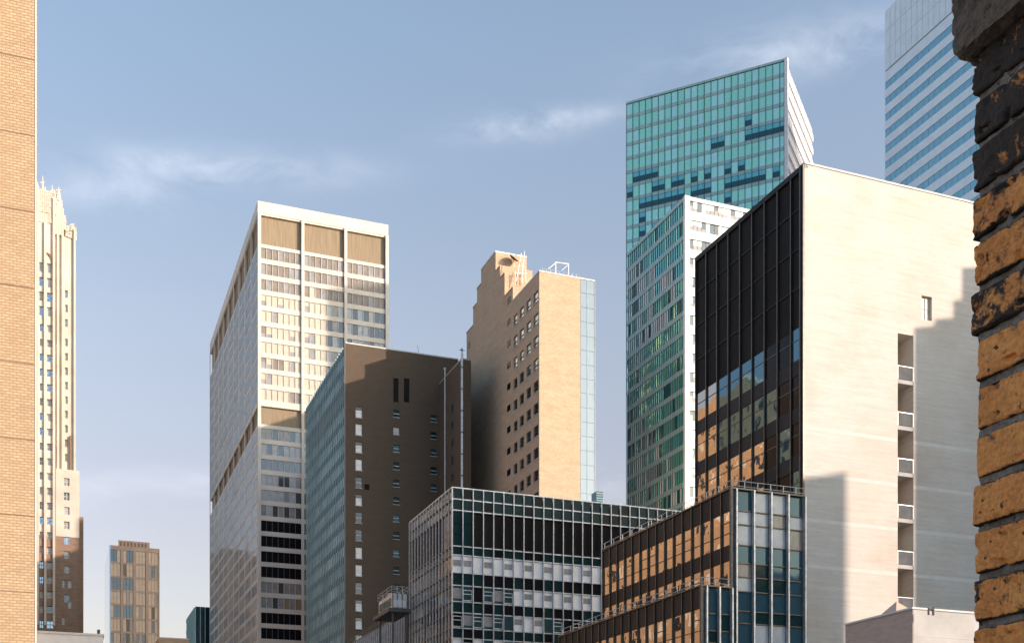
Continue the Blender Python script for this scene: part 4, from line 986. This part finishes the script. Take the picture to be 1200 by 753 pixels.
    patch(lambda u, v: Vector((xa, yn+(ya-yn)*u, zl+(zt-zl)*v)), 260, 80, True)      # face to the opening
    patch(lambda u, v: Vector((xa+.4*u, ya, zl+(zt-zl)*v)), 60, 80)                  # far end
    patch(lambda u, v: Vector((xa+.4*v, yn+(ya-yn)*u, zl)), 260, 60)                 # soffit
    mesh_raw('capstone', V, Fc, 'lintel', b.e, False)
pier()
# ------------------------------------------------------------------ neighbouring blocks outside the frame (their shadows and reflections are in view), and added shade blocks
def plain(name, label, a0, a1, b0, b1, z, wall, win='g_dark', cols=None, fl=3.6, steps=(), wfrac=.5, faces='AB', wmat2=None):
    """block with regular punched windows; a/b = distances along avenue and street"""
    g = Bld(name, label, 'building', a=a0, b=b0)
    Wd, D = b1-b0, a1-a0
    g.part('wall', [((0, Wd, 0, D, 0, z), wall)] + [((s[2]-b0, s[3]-b0, s[0]-a0, s[1]-a0, z, s[4]), wall) for s in steps])
    items = []
    def face(u0, u1, zt, mk):
        n = max(1, int((u1-u0)/4.2)); w = (u1-u0)/n; zz = zt-3.0; 
        while zz > 8:
            for i in range(n):
                c = u0+(i+.5)*w; m = win if random.random() < .7 else (wmat2 or 'blind_w')
                items.append((mk(c-w*wfrac/2, c+w*wfrac/2, zz-1.9, zz), m))
            zz -= fl
    if 'E' in faces: face(0, D, z, lambda u0, u1, q0, q1: (Wd, Wd+.05, u0, u1, q0, q1))
    if 'S' in faces: face(0, Wd, z, lambda u0, u1, q0, q1: (u0, u1, -.05, 0, q0, q1))
    if 'N' in faces: face(0, Wd, z, lambda u0, u1, q0, q1: (u0, u1, D, D+.05, q0, q1))
    if 'W' in faces: face(0, D, z, lambda u0, u1, q0, q1: (-.05, 0, u0, u1, q0, q1))
    if items: mesh_boxes('windows', items, g.e, rest=True)
    g.part('parapet', [((-.2, Wd+.2, -.2, 0.3, z, z+.7), 'coping')])
    return g
tE = math.tan(math.radians(EL)); sO, cO = math.sin(math.radians(OFF)), math.cos(math.radians(OFF))
plain('apartment_block', 'orange brick apartment block along the avenue left of the view', 105, 176, -40, -6, 62, 'orangebrick', faces='ES', fl=3.3, wfrac=.38, wmat2='cream')
plain('apartment_block', 'taller orange brick apartment block along the avenue left of the view', 177, 305, -44, -8, 96, 'orangebrick', faces='ES', fl=3.3, wfrac=.3, wmat2='cream')
plain('stone_tower', 'white stone tower standing behind the yellow brick wall', 425, 470, -60, -9, 215, 'gothic', faces='ES', steps=((430, 465, -50, -12, 235),), fl=4.0)
plain('office_block', 'dark office block far along the avenue', 480, 760, -70, -10, 60, 'gothicd', faces='ES')
def sunblock(name, label, P, L, spans, wall, depth=12, extra=0):
    """masonry block squared to the sun; spans = (distance along the street from P, to, height of its shadow there)"""
    X = (A*sO + B*cO); c = cO; ang = math.atan2(X.y, X.x)
    O = P + S2*(L+depth)
    g = bpy.data.objects.new(name, None); COL.objects.link(g); g.location = (O.x, O.y, 0); g.rotation_euler = (0, 0, ang)
    g['label'] = label; g['category'] = 'building'
    body, win = [], []
    for d0, d1, zw in spans:
        z = zw + (L - (d0*sO))*tE
        body.append(((d0*c, d1*c, 0, depth, 0, z), wall))
        n = max(1, int((d1-d0)*c/3.5)); w = (d1-d0)*c/n; zz = z-2.5
        while zz > 8:
            for i in range(n): win.append(((d0*c+(i+.3)*w, d0*c+(i+.7)*w, depth, depth+.05, zz-1.8, zz), 'g_dark'))
            zz -= 3.5
    mesh_boxes('wall', body, g); mesh_boxes('windows', win, g, rest=True)
wt = Vector(((302-CX)/F*286, 286)); q = Bld('tmp', 'x', 'x', px=302, depth=286)
sunblock('slab_tower', 'tall slab tower outside the view to the right', wt, 205, [(q.sx(383), q.sx(383)+22, q.zR(383, 337))], 'farwall', 20)
bpy.data.objects.remove(q.e)
plain('shade_slab', 'narrow slab added out of sight behind the stepped tower to cast shade', 218, 255, 94, 101, 127, 'brownwall', faces='S')  # unseen slab, added to shade the white tower and gothic foot
pw = Vector(((943-CX)/F*88, 88)); q = Bld('tmp', 'x', 'x', px=943, depth=88)
S_ = lambda p: q.sx(p)
sunblock('stepped_block', 'stepped masonry block across the street outside the view', pw, 62, [(S_(1071), S_(1095), q.zR(1073, 384)), (S_(1095), S_(1117), q.zR(1095, 374)), (S_(1117), S_(1127), q.zR(1118, 352)), (S_(1127), S_(1127)+30, q.zR(1127, 314))], 'beigewall')
sunblock('corner_block', 'lower masonry block across the street outside the view', pw, 75, [(-26, -7, 51), (-7, S_(992), q.zR(950, 584))], 'conc')
bpy.data.objects.remove(q.e)
sunblock('shade_block', 'broad brick block added outside the view to keep sun off the curtain wall', Vector(((530-CX)/F*140, 140)), 100, [(-4, 34, 61)], 'orangebrick')  # unseen block, added only to shade the curtain wall's street face
plain('ribbon_block', 'pale ribbon window block behind the viewer', -200, -160, 150, 400, 92, 'whitepaint', faces='N', fl=4.0, wfrac=.9)
